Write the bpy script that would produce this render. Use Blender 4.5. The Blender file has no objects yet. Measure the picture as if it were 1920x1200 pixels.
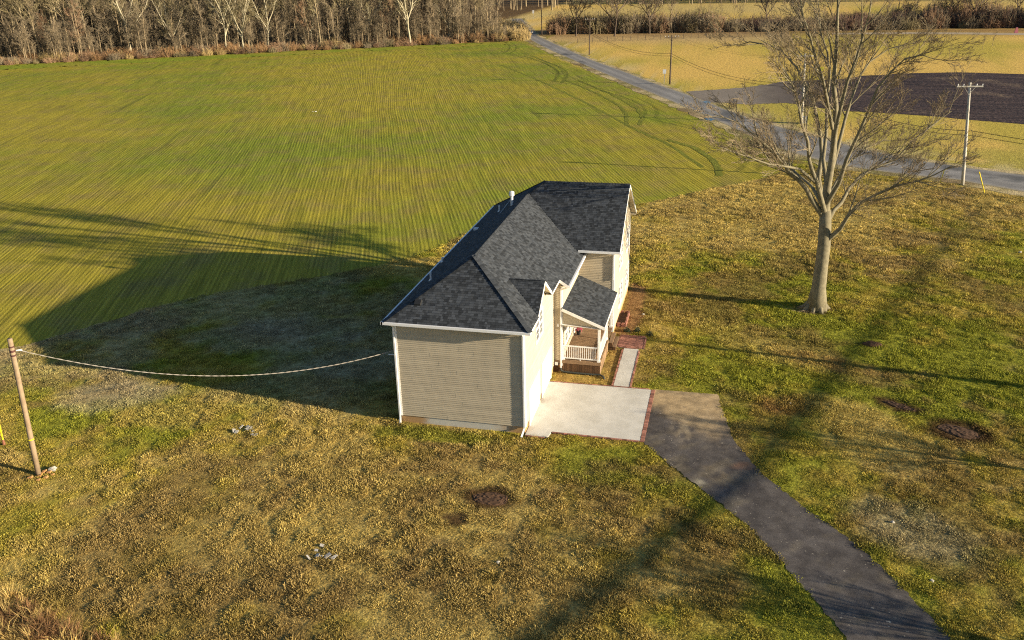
import bpy, bmesh, math, random
import numpy as np
from mathutils import Vector, Matrix
from mathutils.geometry import tessellate_polygon

# ------------------------------------------------------------------ camera, world, sun, exposure
scene = bpy.context.scene
COL = scene.collection
F_PX, PITCH, ROLL, YAW = 1651.81, 0.3921, -0.0240, -0.2442
CAM = Vector((9.2268, -39.4149, 23.2277))
fw = Vector((math.sin(YAW)*math.cos(PITCH), math.cos(YAW)*math.cos(PITCH), -math.sin(PITCH)))
rt = Vector((math.cos(YAW), -math.sin(YAW), 0)); up = rt.cross(fw)
rt2 = math.cos(ROLL)*rt + math.sin(ROLL)*up; up2 = -math.sin(ROLL)*rt + math.cos(ROLL)*up
cam = bpy.data.cameras.new('camera'); camo = bpy.data.objects.new('camera', cam); COL.objects.link(camo)
cam.sensor_width = 36; cam.lens = F_PX/1920*36; cam.clip_start = .5; cam.clip_end = 6000
M = Matrix.Identity(4)
for i in range(3):
    M[i][0] = rt2[i]; M[i][1] = up2[i]; M[i][2] = -fw[i]; M[i][3] = CAM[i]
camo.matrix_world = M
scene.camera = camo

SUN_R, SUN_T = 0.13, 0.245          # light travels along (-1, SUN_R, -SUN_T)
sun_dir = Vector((1, -SUN_R, SUN_T)).normalized()
elev = math.asin(sun_dir.z)
world = bpy.data.worlds.new('World'); scene.world = world; world.use_nodes = True
wn = world.node_tree; bg = wn.nodes['Background']; sky = wn.nodes.new('ShaderNodeTexSky')
sky.sky_type = 'NISHITA'; sky.sun_disc = False; sky.sun_elevation = elev
sky.sun_rotation = math.atan2(sun_dir.x, sun_dir.y)
sky.air_density = 1.0; sky.dust_density = 0.6; sky.ozone_density = 3.0
wn.links.new(sky.outputs[0], bg.inputs[0]); bg.inputs[1].default_value = 0.06
sl = bpy.data.lights.new('sun', 'SUN'); so = bpy.data.objects.new('sun', sl); COL.objects.link(so)
sl.energy = 4.6; sl.angle = math.radians(0.53); sl.color = (1.0, .85, .62)
so.rotation_euler = sun_dir.to_track_quat('Z', 'Y').to_euler(); so.location = (60, -10, 40)
scene.view_settings.view_transform = 'Standard'; scene.view_settings.look = 'None'
scene.view_settings.exposure = 1.5; scene.view_settings.gamma = 1
scene.cycles.max_bounces = 5; scene.cycles.diffuse_bounces = 3; scene.cycles.glossy_bounces = 2
scene.cycles.transparent_max_bounces = 4; scene.cycles.use_denoising = False; scene.cycles.pixel_filter_type = 'BLACKMAN_HARRIS'; scene.cycles.filter_width = 1.15

rng = random.Random(7); nrg = np.random.default_rng(11)
PI = math.pi

def ray(u, v):
    return fw + (u-960)/F_PX*rt2 - (v-600)/F_PX*up2
def gp(u, v, z=0.0):                 # point of the ground seen at a pixel of the photograph
    d = ray(u, v); t = (z-CAM.z)/d.z
    return CAM + t*d
def atY(u, v, Y):
    d = ray(u, v); t = (Y-CAM.y)/d.y
    return CAM + t*d
def g2(u, v):
    p = gp(u, v); return (p.x, p.y)

# ------------------------------------------------------------------ numpy noise
def _hash(ix, iy, seed):
    h = (ix*374761393 + iy*668265263 + seed*974711) & 0x7fffffff
    h = ((h ^ (h >> 13))*1274126177) & 0x7fffffff
    return ((h ^ (h >> 16)) & 0xffff)/65535.0
def vnoise(x, y, seed=0):
    x = np.asarray(x, float); y = np.asarray(y, float)
    ix = np.floor(x).astype(np.int64); iy = np.floor(y).astype(np.int64)
    fx = x-ix; fy = y-iy; fx = fx*fx*(3-2*fx); fy = fy*fy*(3-2*fy)
    a = _hash(ix, iy, seed); b = _hash(ix+1, iy, seed); c = _hash(ix, iy+1, seed); d = _hash(ix+1, iy+1, seed)
    return (a*(1-fx)+b*fx)*(1-fy) + (c*(1-fx)+d*fx)*fy
def fbm(x, y, seed=0, o=4):
    s = 0; a = .5; t = 0
    for k in range(o):
        s = s + a*vnoise(np.asarray(x)*2**k+17.3*k, np.asarray(y)*2**k-9.1*k, seed+k); t += a; a *= .55
    return s/t
def sstep(a, b, x):
    t = np.clip((x-a)/(b-a), 0, 1); return t*t*(3-2*t)
def mixc(c, d, f):
    return c*(1-f[:, None]) + np.asarray(d)[None, :]*f[:, None]
def in_poly(x, y, poly):
    x = np.asarray(x); y = np.asarray(y); ins = np.zeros(x.shape, bool); n = len(poly)
    for i in range(n):
        x1, y1 = poly[i]; x2, y2 = poly[(i+1) % n]
        if y1 == y2: continue
        c = ((y1 > y) != (y2 > y)) & (x < (x2-x1)*(y-y1)/(y2-y1)+x1)
        ins ^= c
    return ins

# ------------------------------------------------------------------ object helpers
def tag(o, label=None, cat=None, group=None, kind=None):
    if label: o['label'] = label
    if cat: o['category'] = cat
    if group: o['group'] = group
    if kind: o['kind'] = kind
    return o
def empty(name, loc=(0, 0, 0), label=None, cat=None, group=None):
    o = bpy.data.objects.new(name, None); COL.objects.link(o); o.location = loc
    o.empty_display_size = .3
    return tag(o, label, cat, group)
def copy_tree(o, parent=None):
    c = o.copy(); COL.objects.link(c)
    if parent: c.parent = parent
    for ch in o.children: copy_tree(ch, c)
    return c

class MB:
    def __init__(s, off=(0, 0, 0)):
        s.v = []; s.f = []; s.t = []; s.off = Vector(off); s.c = None
    def face(s, pts, tone=.5):
        i = len(s.v); s.v += [tuple(p) for p in pts]; s.f.append(tuple(range(i, i+len(pts)))); s.t.append(tone)
    def hexa(s, p, tone=.5):         # 8 points: bottom 4 ccw, top 4 ccw
        i = len(s.v); s.v += [tuple(q) for q in p]
        for q in ((3, 2, 1, 0), (4, 5, 6, 7), (0, 1, 5, 4), (1, 2, 6, 5), (2, 3, 7, 6), (3, 0, 4, 7)):
            s.f.append(tuple(i+k for k in q)); s.t.append(tone)
    def box(s, x0, x1, y0, y1, z0, z1, tone=.5):
        s.hexa([(x0, y0, z0), (x1, y0, z0), (x1, y1, z0), (x0, y1, z0), (x0, y0, z1), (x1, y0, z1), (x1, y1, z1), (x0, y1, z1)], tone)
    def bar(s, a, b, w, h, tone=.5, upv=(0, 0, 1)):   # rectangular bar from a to b
        a = Vector(a); b = Vector(b); d = (b-a).normalized(); u = Vector(upv)
        sd = d.cross(u)
        if sd.length < 1e-4: sd = d.cross(Vector((1, 0, 0)))
        sd.normalize(); u = sd.cross(d)
        q = [a-sd*w/2-u*h/2, a+sd*w/2-u*h/2, b+sd*w/2-u*h/2, b-sd*w/2-u*h/2]
        s.hexa(q+[p+u*h for p in q], tone)
    def slab(s, poly, th, tone=.5):  # flat 3D polygon given thickness downwards
        n = len(poly); i = len(s.v)
        s.v += [tuple(p) for p in poly] + [(p[0], p[1], p[2]-th) for p in poly]
        for t in tessellate_polygon([[Vector(p) for p in poly]]):
            a, b, c = (Vector(poly[k]) for k in t)
            if (b-a).cross(c-a).z < 0: t = (t[0], t[2], t[1])
            s.f.append(tuple(i+k for k in t)); s.t.append(tone)
            s.f.append(tuple(i+n+k for k in reversed(t))); s.t.append(tone)
        for k in range(n):
            j = (k+1) % n; s.f.append((i+k, i+n+k, i+n+j, i+j)); s.t.append(tone)
    def tube(s, pts, rad, n=8, tone=.5, cap=True):
        pts = [Vector(p) for p in pts]; m = len(pts)
        if not hasattr(rad, '__len__'): rad = [rad]*m
        i0 = len(s.v); d = (pts[1]-pts[0]).normalized()
        u = d.orthogonal().normalized()
        for k in range(m):
            if k == 0: d = pts[1]-pts[0]
            elif k == m-1: d = pts[-1]-pts[-2]
            else: d = pts[k+1]-pts[k-1]
            d = d.normalized(); u = (u-d*u.dot(d))
            u = u.normalized() if u.length > 1e-5 else d.orthogonal().normalized()
            w = d.cross(u)
            for j in range(n):
                a = 2*PI*j/n; q = pts[k]+(u*math.cos(a)+w*math.sin(a))*rad[k]; s.v.append((q.x, q.y, q.z))
        for k in range(m-1):
            for j in range(n):
                a = i0+k*n+j; b = i0+k*n+(j+1) % n
                s.f.append((a, b, b+n, a+n)); s.t.append(tone)
        if cap:
            s.f.append(tuple(i0+j for j in reversed(range(n)))); s.t.append(tone)
            s.f.append(tuple(i0+(m-1)*n+j for j in range(n))); s.t.append(tone)
    def mesh(s, name, mat, smooth=False):
        me = bpy.data.meshes.new(name)
        ox, oy, oz = s.off
        me.from_pydata([(x-ox, y-oy, z-oz) for x, y, z in s.v], [], s.f)
        at = me.attributes.new('tone', 'FLOAT', 'FACE'); at.data.foreach_set('value', np.array(s.t, np.float32))
        if mat: me.materials.append(mat)
        if smooth: me.polygons.foreach_set('use_smooth', [True]*len(me.polygons))
        me.update(); return me
    def build(s, name, mat, parent=None, smooth=False, loc=None):
        o = bpy.data.objects.new(name, s.mesh(name, mat, smooth)); COL.objects.link(o)
        if parent: o.parent = parent
        if loc is not None: o.location = loc
        return o

# ------------------------------------------------------------------ materials
def new_mat(name):
    m = bpy.data.materials.new(name); m.use_nodes = True
    nt = m.node_tree; b = nt.nodes['Principled BSDF']; b.inputs['Roughness'].default_value = .8
    try: b.inputs['Specular IOR Level'].default_value = .2
    except Exception: pass
    return m, nt, b
def N(nt, t, **k):
    n = nt.nodes.new(t)
    for a, v in k.items(): setattr(n, a, v)
    return n
def math_n(nt, op, a, b=None, c=None, clamp=False):
    n = N(nt, 'ShaderNodeMath', operation=op); n.use_clamp = clamp
    for i, q in enumerate((a, b, c)):
        if q is None: continue
        if isinstance(q, (int, float)): n.inputs[i].default_value = q
        else: nt.links.new(q, n.inputs[i])
    return n.outputs[0]
def mix_n(nt, f, a, b, mode='MIX'):
    n = N(nt, 'ShaderNodeMix', data_type='RGBA', blend_type=mode)
    for s, q in ((n.inputs['Factor'], f), (n.inputs[6], a), (n.inputs[7], b)):
        if isinstance(q, (int, float)): s.default_value = q
        elif isinstance(q, tuple): s.default_value = (*q, 1) if len(q) == 3 else q
        else: nt.links.new(q, s)
    return n.outputs[2]
def noise_n(nt, scale, detail=4, rough=.6, vec=None, dims='3D'):
    n = N(nt, 'ShaderNodeTexNoise', noise_dimensions=dims)
    n.inputs['Scale'].default_value = scale; n.inputs['Detail'].default_value = detail; n.inputs['Roughness'].default_value = rough
    if vec is not None: nt.links.new(vec, n.inputs['W' if dims == '1D' else 'Vector'])
    return n.outputs['Fac']
def ramp_n(nt, f, lo, hi):
    n = N(nt, 'ShaderNodeMapRange'); n.inputs[1].default_value = lo; n.inputs[2].default_value = hi
    n.interpolation_type = 'SMOOTHSTEP'; nt.links.new(f, n.inputs[0]); return n.outputs[0]
def pos_n(nt):
    return N(nt, 'ShaderNodeNewGeometry').outputs['Position']
def bump_n(nt, b, h, strength=.5, dist=.02):
    n = N(nt, 'ShaderNodeBump'); n.inputs['Strength'].default_value = strength; n.inputs['Distance'].default_value = dist
    nt.links.new(h, n.inputs['Height']); nt.links.new(n.outputs[0], b.inputs['Normal'])
def simple(name, col, rough=.7, var=.25, scale=6, col2=None, bump=0, bscale=40, spec=.2, tone=0.0, metal=0):
    """base colour broken up by two noises; 'tone' lets the face attribute lighten / darken single pieces"""
    m, nt, b = new_mat(name); b.inputs['Roughness'].default_value = rough
    b.inputs['Specular IOR Level'].default_value = spec; b.inputs['Metallic'].default_value = metal
    P = N(nt, 'ShaderNodeTexCoord').outputs['Object']
    f = noise_n(nt, scale, 5, .65, P)
    c2 = col2 or tuple(c*(1-var) for c in col)
    c = mix_n(nt, ramp_n(nt, f, .35, .65), col, c2)
    f2 = noise_n(nt, scale*9, 3, .6, P)
    c = mix_n(nt, var, c, mix_n(nt, f2, tuple(min(1, x*1.25) for x in col), tuple(x*.7 for x in col)))
    if tone:
        t = N(nt, 'ShaderNodeAttribute', attribute_name='tone').outputs['Fac']
        k = math_n(nt, 'MULTIPLY_ADD', t, 2*tone, 1-tone)
        cc = N(nt, 'ShaderNodeCombineColor')
        for i in range(3): nt.links.new(k, cc.inputs[i])
        c = mix_n(nt, 1.0, c, cc.outputs[0], 'MULTIPLY')
    nt.links.new(c, b.inputs['Base Color'])
    if bump: bump_n(nt, b, noise_n(nt, bscale, 4, .6, P), bump, .01)
    return m

M_white = simple('white_vinyl', (.74, .73, .70), .45, .06, 3, spec=.4)
M_gutter = simple('white_gutter', (.72, .72, .71), .4, .07, 4, spec=.4)
M_siding = simple('beige_siding', (.43, .368, .265), .6, .08, .8, spec=.2, tone=.12, bump=.15, bscale=25)
M_soffit = simple('soffit_vinyl', (.62, .55, .40), .6, .08, 3)
M_shingle = simple('asphalt_shingle', (.048, .052, .057), .95, .35, 5, (.032, .038, .047), tone=.5, bump=.5, bscale=120, spec=.12)
M_found = simple('foundation_concrete', (.45, .40, .35), .9, .25, 1.5, bump=.3)
M_conc = simple('concrete', (.52, .50, .45), .9, .16, .7, (.42, .40, .35), bump=.2, bscale=60, tone=.06)
M_brick = simple('red_brick', (.31, .14, .10), .9, .3, 4, tone=.4, bump=.4, bscale=60)
M_deck = simple('deck_boards', (.255, .165, .095), .75, .3, 3, tone=.3, bump=.2)
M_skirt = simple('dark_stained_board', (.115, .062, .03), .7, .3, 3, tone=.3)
M_glass, _nt, _b = new_mat('window_glass'); _b.inputs['Base Color'].default_value = (.03, .04, .05, 1); _b.inputs['Roughness'].default_value = .08; _b.inputs['Specular IOR Level'].default_value = .7
M_black = simple('black_plastic', (.02, .02, .02), .5, .2, 5, spec=.3)
M_drain = simple('drain_hose', (.045, .05, .045), .6, .3, 9)
M_vent = simple('pvc_vent', (.62, .62, .62), .5, .08, 3)
M_polewood = simple('pole_wood', (.27, .20, .13), .9, .45, 3, (.16, .11, .065), bump=.5, bscale=30)
M_polegrey = simple('weathered_pole', (.46, .43, .37), .9, .25, 4, bump=.4, bscale=30)
M_poledark = simple('dark_pole', (.10, .075, .055), .9, .3, 4)
M_yellow = simple('yellow_marker', (.75, .58, .02), .5, .1, 4)
M_sign_y = simple('yellow_sign', (.80, .72, .02), .45, .05, 3)
M_cable = simple('cable', (.03, .03, .03), .6, .2, 6)
M_cablew = simple('pale_cable', (.33, .30, .26), .6, .2, 2)
M_metal = simple('galvanised', (.5, .52, .54), .4, .15, 6, metal=.5)
M_bark = simple('grey_bark', (.205, .18, .115), .95, .5, 3.2, (.08, .07, .045), bump=1.0, bscale=9)
M_twig = simple('twigs', (.25, .195, .12), .95, .3, 1.0, (.17, .13, .08))
M_shrubdark = simple('dark_evergreen', (.035, .05, .025), .8, .3, 6)
M_pink = simple('pink_flower', (.55, .10, .17), .6, .3, 12)
M_stone = simple('pale_stone', (.38, .355, .30), .9, .2, 8, bump=.4)
M_clay = simple('orange_clay', (.40, .21, .08), .95, .3, 7, bump=.6)
M_mulch_clod = simple('dark_soil_clod', (.09, .05, .028), .95, .3, 7, bump=.6)
# ------------------------------------------------------------------ layout polygons (world metres; x = right of house, y = away)
road_L = [(940,40),(962,52),(982,68),(1025,91),(1082,116),(1138,140),(1195,164),(1252,187),(1308,211),(1360,233),(1418,260),(1477,284),(1564,309),(1681,326),(1797,338),(1920,361)]
road_R = [(975,40),(995,54),(1008,67),(1053,88),(1110,113),(1167,133),(1223,155),(1280,174),(1322,190),(1365,207),(1420,226),(1506,250),(1608,277),(1724,301),(1815,315),(1920,328)]
road_L = [g2(*q) for q in road_L]; road_R = [g2(*q) for q in road_R]
road_L = [(-78, 320)] + road_L[1:] + [(55, 50.5), (120, 22)]
road_R = [(-73.5, 321)] + road_R[1:] + [(57.5, 59), (122, 31)]
drive_L = [(6.12, 6.36), (6.12, .30), (7.4, -1.35), (8.79, -2.94), (10.0, -4.4), (11.22, -5.89), (12.25, -7.55), (13.24, -9.43), (14.74, -12.27), (16.5, -16), (18.5, -20.5)]
drive_R = [(9.68, 6.43), (9.93, 4.86), (10.3, 3.0), (10.6, 1.5), (11.98, -1.58), (13.99, -4.29), (15.3, -5.9), (16.46, -7.58), (18.32, -11.36), (22.0, -19.5)]
field_px = [(1462,323),(1440,333),(1410,339),(1380,345),(1340,352),(1300,362),(1250,373),(1200,384),(1120,405),(1040,420),(940,428),(870,440),(835,458),(780,480),(700,500),(620,515),(500,535),(400,550),(300,575),(200,604),(100,633),(40,650),(0,655)]
field_poly = [g2(*q) for q in field_px]
field_poly += [(-70, -2), (-180, 40), (-260, 110), (-178.5, 157)]
field_poly += [g2(0,122), g2(200,112), g2(400,103), g2(600,93), g2(800,84), g2(970,77)]
field_poly += [g2(988,84), g2(1050,112), g2(1110,136), g2(1180,168), g2(1240,196), g2(1300,218), g2(1360,248), g2(1410,272), g2(1450,300)]
plough_px = [(1450,178),(1462,166),(1480,154),(1553,150),(1620,142),(1690,137),(1800,135),(1920,139)]
plough_poly = [g2(*q) for q in plough_px] + [(120, 152), (110, 90)] + [g2(*q) for q in [(1920,233),(1870,229),(1813,224),(1690,214),(1580,208),(1510,199),(1465,190)]]
forest_front = [(-260, 112), (-175.02, 158.91), (-128.67, 184.31), (-90, 205), (-55, 226)]
forest_poly = forest_front + [(-66, 275), (-82, 300), (-150, 330), (-330, 250)]
house_poly = [(-6.9, -.0), (0, -.0), (0, 7.7), (2.8, 7.7), (2.82, 22.15), (-6.9, 22.15)]
slab_poly = [(-.05, -.2), (1.2, -.2), (1.35, .32), (6.15, .32), (6.15, 6.35), (-.05, 6.2)]
walk_poly = [(3.6, 6.3), (4.95, 6.3), (4.95, 11.7), (5.1, 11.7), (5.1, 13.8), (3.2, 13.8), (3.2, 11.7), (3.6, 11.7)]
mulch_poly = [(0, 6.3), (3.65, 6.4), (3.65, 11.7), (3.2, 11.7), (2.8, 12), (2.8, 7.7), (0, 7.7)]
bed_poly = [(2.8, 13.6), (3.9, 13.75), (4.35, 15.2), (4.5, 17.0), (4.3, 20), (4.1, 23.4), (2.8, 24)]


def blob(x, y, cx, cy, rx, ry, rot=0, seed=0, soft=.35):
    c, s = math.cos(rot), math.sin(rot); dx = x-cx; dy = y-cy
    u = (dx*c+dy*s)/rx; v = (-dx*s+dy*c)/ry
    r = np.hypot(u, v)+(fbm(x*.9, y*.9, 90+seed)-.5)*.7
    return 1-sstep(1-soft, 1+soft, r)

STRAW = (.43, .325, .098); GREEN = (.245, .245, .030); OLIVE = (.345, .275, .050); BROWN = (.225, .15, .062)
LEAF = (.26, .125, .06); SOIL = (.075, .042, .020); GREY = (.40, .34, .22)
SOILS = [(-.28, -6.16, 1.35, .95, .0), (-1.5, -8.0, .75, .5, .1), (19.4, 6.95, 1.45, .62, -.55), (21.9, 4.6, 1.6, 1.25, -.5), (19.0, 15.2, .75, .35, 0)]
def yard_col(x, y):
    n1 = fbm(x/11, y/11, 1); n2 = fbm(x/3.2, y/3.2, 5); n3 = fbm(x/.9, y/.9, 9)
    g = .46 + 1.15*(n1-.5) + .95*(n2-.5) + .5*(n3-.5)
    g = g + .16*sstep(5, 12, x)*(1-sstep(24, 40, y)) + .22*np.exp(-((x-14)**2+(y-17)**2)/90) + .25*np.exp(-((x-6)**2/20+(y-9)**2/18))
    g = g + .2*np.exp(-((x-4)**2/16+(y+2.5)**2/6)) - .22*np.exp(-((x-1)**2/60+(y+11)**2/22)) - .15*np.exp(-((x+10)**2/80+(y+4)**2/30))
    g = g - .18*sstep(26, 36, y)*(1-sstep(60, 70, y)) + .2*np.exp(-((x+22)**2/60+(y+4)**2/20)) + .15*np.exp(-((x-22)**2/30+(y-22)**2/60))
    br = fbm(x/5+40, y/5, 23)+.5*(fbm(x/1.1, y/1.1, 31)-.5)
    c = np.tile(np.array(STRAW), (len(x), 1))
    c = mixc(c, OLIVE, sstep(.25, .5, g)); c = mixc(c, GREEN, sstep(.45, .78, g))
    c = mixc(c, BROWN, .62*sstep(.46, .70, br))
    fg = np.exp(-((x-2)**2/110+(y+10)**2/40))
    c = mixc(c, BROWN, .5*fg*sstep(.3, .6, fbm(x/1.7, y/1.7, 77)))
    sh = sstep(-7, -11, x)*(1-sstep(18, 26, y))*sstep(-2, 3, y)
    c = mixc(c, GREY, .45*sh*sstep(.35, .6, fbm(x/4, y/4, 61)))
    for (bx, by, rx, ry, rot, col, k) in [
        (13.5, 5.9, 1.7, 1.3, 0, LEAF, .55), (17.5, 2.6, 3.4, 2.0, -.6, STRAW, .8), (16.8, 5.5, 2.6, 1.3, -.6, STRAW, .8),
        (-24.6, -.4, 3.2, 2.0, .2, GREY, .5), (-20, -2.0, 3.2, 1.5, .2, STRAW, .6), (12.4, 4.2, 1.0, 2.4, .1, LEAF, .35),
        (-5, -1.1, 3.4, .7, 0, GREEN, .8), (18.2, -4.8, 2.6, 1.8, -.6, GREY, .45), (13.0, 13.0, 4.5, 1.4, -.5, STRAW, .6),
        (16.5, 11.8, 3.2, 1.0, -.3, LEAF, .3), (-9, -10.5, 4.5, 2.2, .3, STRAW, .55), (9, 16.6, 4.2, 1.1, -.25, STRAW, .5),
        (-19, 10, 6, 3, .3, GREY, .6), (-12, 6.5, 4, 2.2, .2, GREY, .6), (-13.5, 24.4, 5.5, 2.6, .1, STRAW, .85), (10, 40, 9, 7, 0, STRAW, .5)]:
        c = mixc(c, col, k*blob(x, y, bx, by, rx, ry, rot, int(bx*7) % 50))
    tr = blob(x, y, 16, 20.8, 1.3, .8, 0, 3)
    c = mixc(c, BROWN, .8*tr)
    for (bx, by, rx, ry, rot) in SOILS:
        c = mixc(c, SOIL, .95*blob(x, y, bx, by, rx, ry, rot, 4, .25))
    bd = in_poly(x, y, bed_poly).astype(float)
    c = mixc(c, (.24, .135, .06), bd*.9)
    mu = in_poly(x, y, mulch_poly).astype(float)
    c = mixc(c, (.34, .22, .07), mu*.9*(.5+.5*sstep(.3, .6, n3)))
    return c
GOLD = (.60, .40, .11); LIME = (.36, .31, .05)
def meadow_col(x, y):
    n1 = fbm(x/22, y/34, 41); n2 = fbm(x/6, y/9, 45); rs = road_dist(x, y)
    c = np.tile(np.array(GOLD), (len(x), 1))
    g = sstep(.42, .66, n1*.75+n2*.25+.12*sstep(20, 60, x)*(1-sstep(215, 245, y))*sstep(170, 200, y) + .30*np.exp(-((y-120)/12)**2)*(x < 40))
    c = mixc(c, LIME, .75*g)
    c = mixc(c, (.30, .27, .06), .75*(1-sstep(1.5, 26, rs))*sstep(.3, .6, n2+.1)*(y < 130))
    c = mixc(c, (.48, .40, .22), .7*(1-sstep(.5, 7, rs))*sstep(.35, .6, fbm(x/2, y/2, 47)))
    c = mixc(c, (.42, .30, .15), .8*sstep(221, 226, y)*(1-sstep(262, 270, y))*(x < 25))
    c = mixc(c, (.20, .12, .06), .8*sstep(240, 246, y-.045*(x-10)*(x > 10))*(1-sstep(268, 276, y)))
    c = mixc(c, (.47, .36, .14), .8*sstep(300, 330, y)*sstep(.4, .6, fbm(x/60, y/60, 49)))
    return c
def road_dist(x, y):
    R = np.array(road_R); x = np.asarray(x, float); y = np.asarray(y, float); best = np.full(x.shape, 1e9)
    for i in range(len(R)-1):
        a = R[i]; d = R[i+1]-a; L = (d**2).sum(); t = np.clip(((x-a[0])*d[0]+(y-a[1])*d[1])/L, 0, 1)
        best = np.minimum(best, np.hypot(x-a[0]-t*d[0], y-a[1]-t*d[1]))
    return best
beyond_poly = list(road_R) + [(3000, -800), (3000, 4000), (-3000, 4000), (-73.5, 900)]
def ground_col(x, y):
    c = yard_col(x, y)
    b = in_poly(x, y, beyond_poly); c[b] = meadow_col(x[b], y[b])
    f = in_poly(x, y, forest_poly) | ((y > 300) & (x < -76))
    n = fbm(x/6, y/6, 55)
    fc = np.array((.12, .075, .035))[None, :]*(.6+.8*n[:, None]); c[f] = fc[f]
    far = (~b) & (~f) & ((y > 260) | (x > 70) | (x < -60))
    c[far] = meadow_col(x[far], y[far])
    return c
def set_gcol(me, c):
    a = me.attributes.new('gcol', 'FLOAT_COLOR', 'POINT')
    a.data.foreach_set('color', np.hstack([c, np.ones((len(c), 1))]).astype(np.float32).ravel())

def attr_mat(name, speck=(14, .5), speck2=(70, .35), bump=(30, .8, .06), rough=.95, extra=None):
    m, nt, b = new_mat(name); b.inputs['Roughness'].default_value = rough; b.inputs['Specular IOR Level'].default_value = .05
    P = pos_n(nt); c = N(nt, 'ShaderNodeAttribute', attribute_name='gcol').outputs['Color']
    for sc, am in (speck, speck2):
        f = ramp_n(nt, noise_n(nt, sc, 3, .6, P), .3, .7)
        c = mix_n(nt, am, c, mix_n(nt, f, (.35, .32, .28), (1.45, 1.45, 1.4)), 'MULTIPLY')
    if extra: c = extra(nt, P, c)
    nt.links.new(c, b.inputs['Base Color'])
    bump_n(nt, b, noise_n(nt, bump[0], 4, .65, P), bump[1], bump[2])
    return m
M_ground = attr_mat('dormant_grass_ground', (2.2, .45), (11, .55), (6, 1.0, .10))
def pebbles(nt, P, c):
    f = ramp_n(nt, noise_n(nt, 7.5, 2, .5, P), .685, .72); g = ramp_n(nt, noise_n(nt, .7, 3, .6, P), .4, .65)
    c = mix_n(nt, math_n(nt, 'MULTIPLY', f, g), c, (.38, .34, .27))
    return mix_n(nt, .4, c, mix_n(nt, ramp_n(nt, noise_n(nt, .9, 5, .7, P), .35, .65), (.6, .6, .62), (1.5, 1.45, 1.35)), 'MULTIPLY')
def noise_col(nt, s, P):
    n = N(nt, 'ShaderNodeTexNoise'); n.inputs['Scale'].default_value = s; n.inputs['Detail'].default_value = 4; nt.links.new(P, n.inputs['Vector']); return n.outputs['Color']
M_drive = attr_mat('driveway_asphalt', (1.6, .30), (42, .45), (90, .8, .012), .9, pebbles)
M_road = attr_mat('road_asphalt', (1.2, .15), (30, .3), (60, .5, .02), .9)

# ------------------------------------------------------------------ ground sheet (one sheet to the horizon; colours are the soil and turf themselves)
def axis(lo, f0, f1, hi, fine):
    a = [f0]
    while a[-1] < f1: a.append(a[-1]+fine)
    s = fine; r = [a[-1]]
    while r[-1] < hi: s = min(s*1.16, 60); r.append(r[-1]+s)
    s = fine; l = [f0]
    while l[-1] > lo: s = min(s*1.16, 60); l.append(l[-1]-s)
    return np.array(l[:0:-1]+a+r[1:])
gx = axis(-2500, -42, 58, 2500, .4); gy = axis(-700, -22, 72, 3500, .4)
X, Y = np.meshgrid(gx, gy); nx, ny = len(gx), len(gy)
me = bpy.data.meshes.new('ground'); nv = nx*ny
co = np.zeros((nv, 3), np.float32); co[:, 0] = X.ravel(); co[:, 1] = Y.ravel()
idx = (np.arange(ny-1)[:, None]*nx+np.arange(nx-1)[None, :]).ravel()
fc = np.stack([idx, idx+1, idx+nx+1, idx+nx], 1)
me.vertices.add(nv); me.vertices.foreach_set('co', co.ravel())
me.loops.add(len(fc)*4); me.loops.foreach_set('vertex_index', fc.ravel().astype(np.int32))
me.polygons.add(len(fc)); me.polygons.foreach_set('loop_start', np.arange(0, len(fc)*4, 4, dtype=np.int32))
me.update(); me.validate()
set_gcol(me, ground_col(co[:, 0].astype(float), co[:, 1].astype(float)))
me.materials.append(M_ground)
go = bpy.data.objects.new('ground', me); COL.objects.link(go); tag(go, kind='structure')

def sheet(name, poly, z, mat):
    me = bpy.data.meshes.new(name)
    vs = [(x, y, z) for x, y in poly]
    fs = []
    for t in tessellate_polygon([[Vector(v) for v in vs]]):
        a, b, c = (Vector(vs[k]) for k in t)
        fs.append(t if (b-a).cross(c-a).z > 0 else (t[0], t[2], t[1]))
    me.from_pydata(vs, [], fs); me.materials.append(mat); me.update()
    o = bpy.data.objects.new(name, me); COL.objects.link(o); return tag(o, kind='structure')
def resample(P, n):
    P = np.array(P, float); d = np.r_[0, np.cumsum(np.hypot(*np.diff(P, axis=0).T))]
    t = np.linspace(0, d[-1], n); return np.stack([np.interp(t, d, P[:, 0]), np.interp(t, d, P[:, 1])], 1)
def strip(name, L, R, n, m, z, mat, colf, jit=.05, edge=0):
    A = resample(L, n); B = resample(R, n); vs = []
    for i in range(n):
        for j in range(m):
            t = j/(m-1); p = A[i]*(1-t)+B[i]*t
            jj = (nrg.random(2)-.5)*2*jit if j in (0, m-1) else (0, 0)
            vs.append((p[0]+jj[0], p[1]+jj[1], z))
    fs = [(i*m+j, i*m+j+1, (i+1)*m+j+1, (i+1)*m+j) for i in range(n-1) for j in range(m-1)]
    me = bpy.data.meshes.new(name); me.from_pydata(vs, [], fs); me.materials.append(mat)
    v = np.array(vs); set_gcol(me, colf(v[:, 0], v[:, 1], np.tile(np.linspace(0, 1, m), n)))
    me.update(); me.flip_normals() if me.polygons[0].normal.z < 0 else None
    o = bpy.data.objects.new(name, me); COL.objects.link(o); return tag(o, kind='structure')

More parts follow.
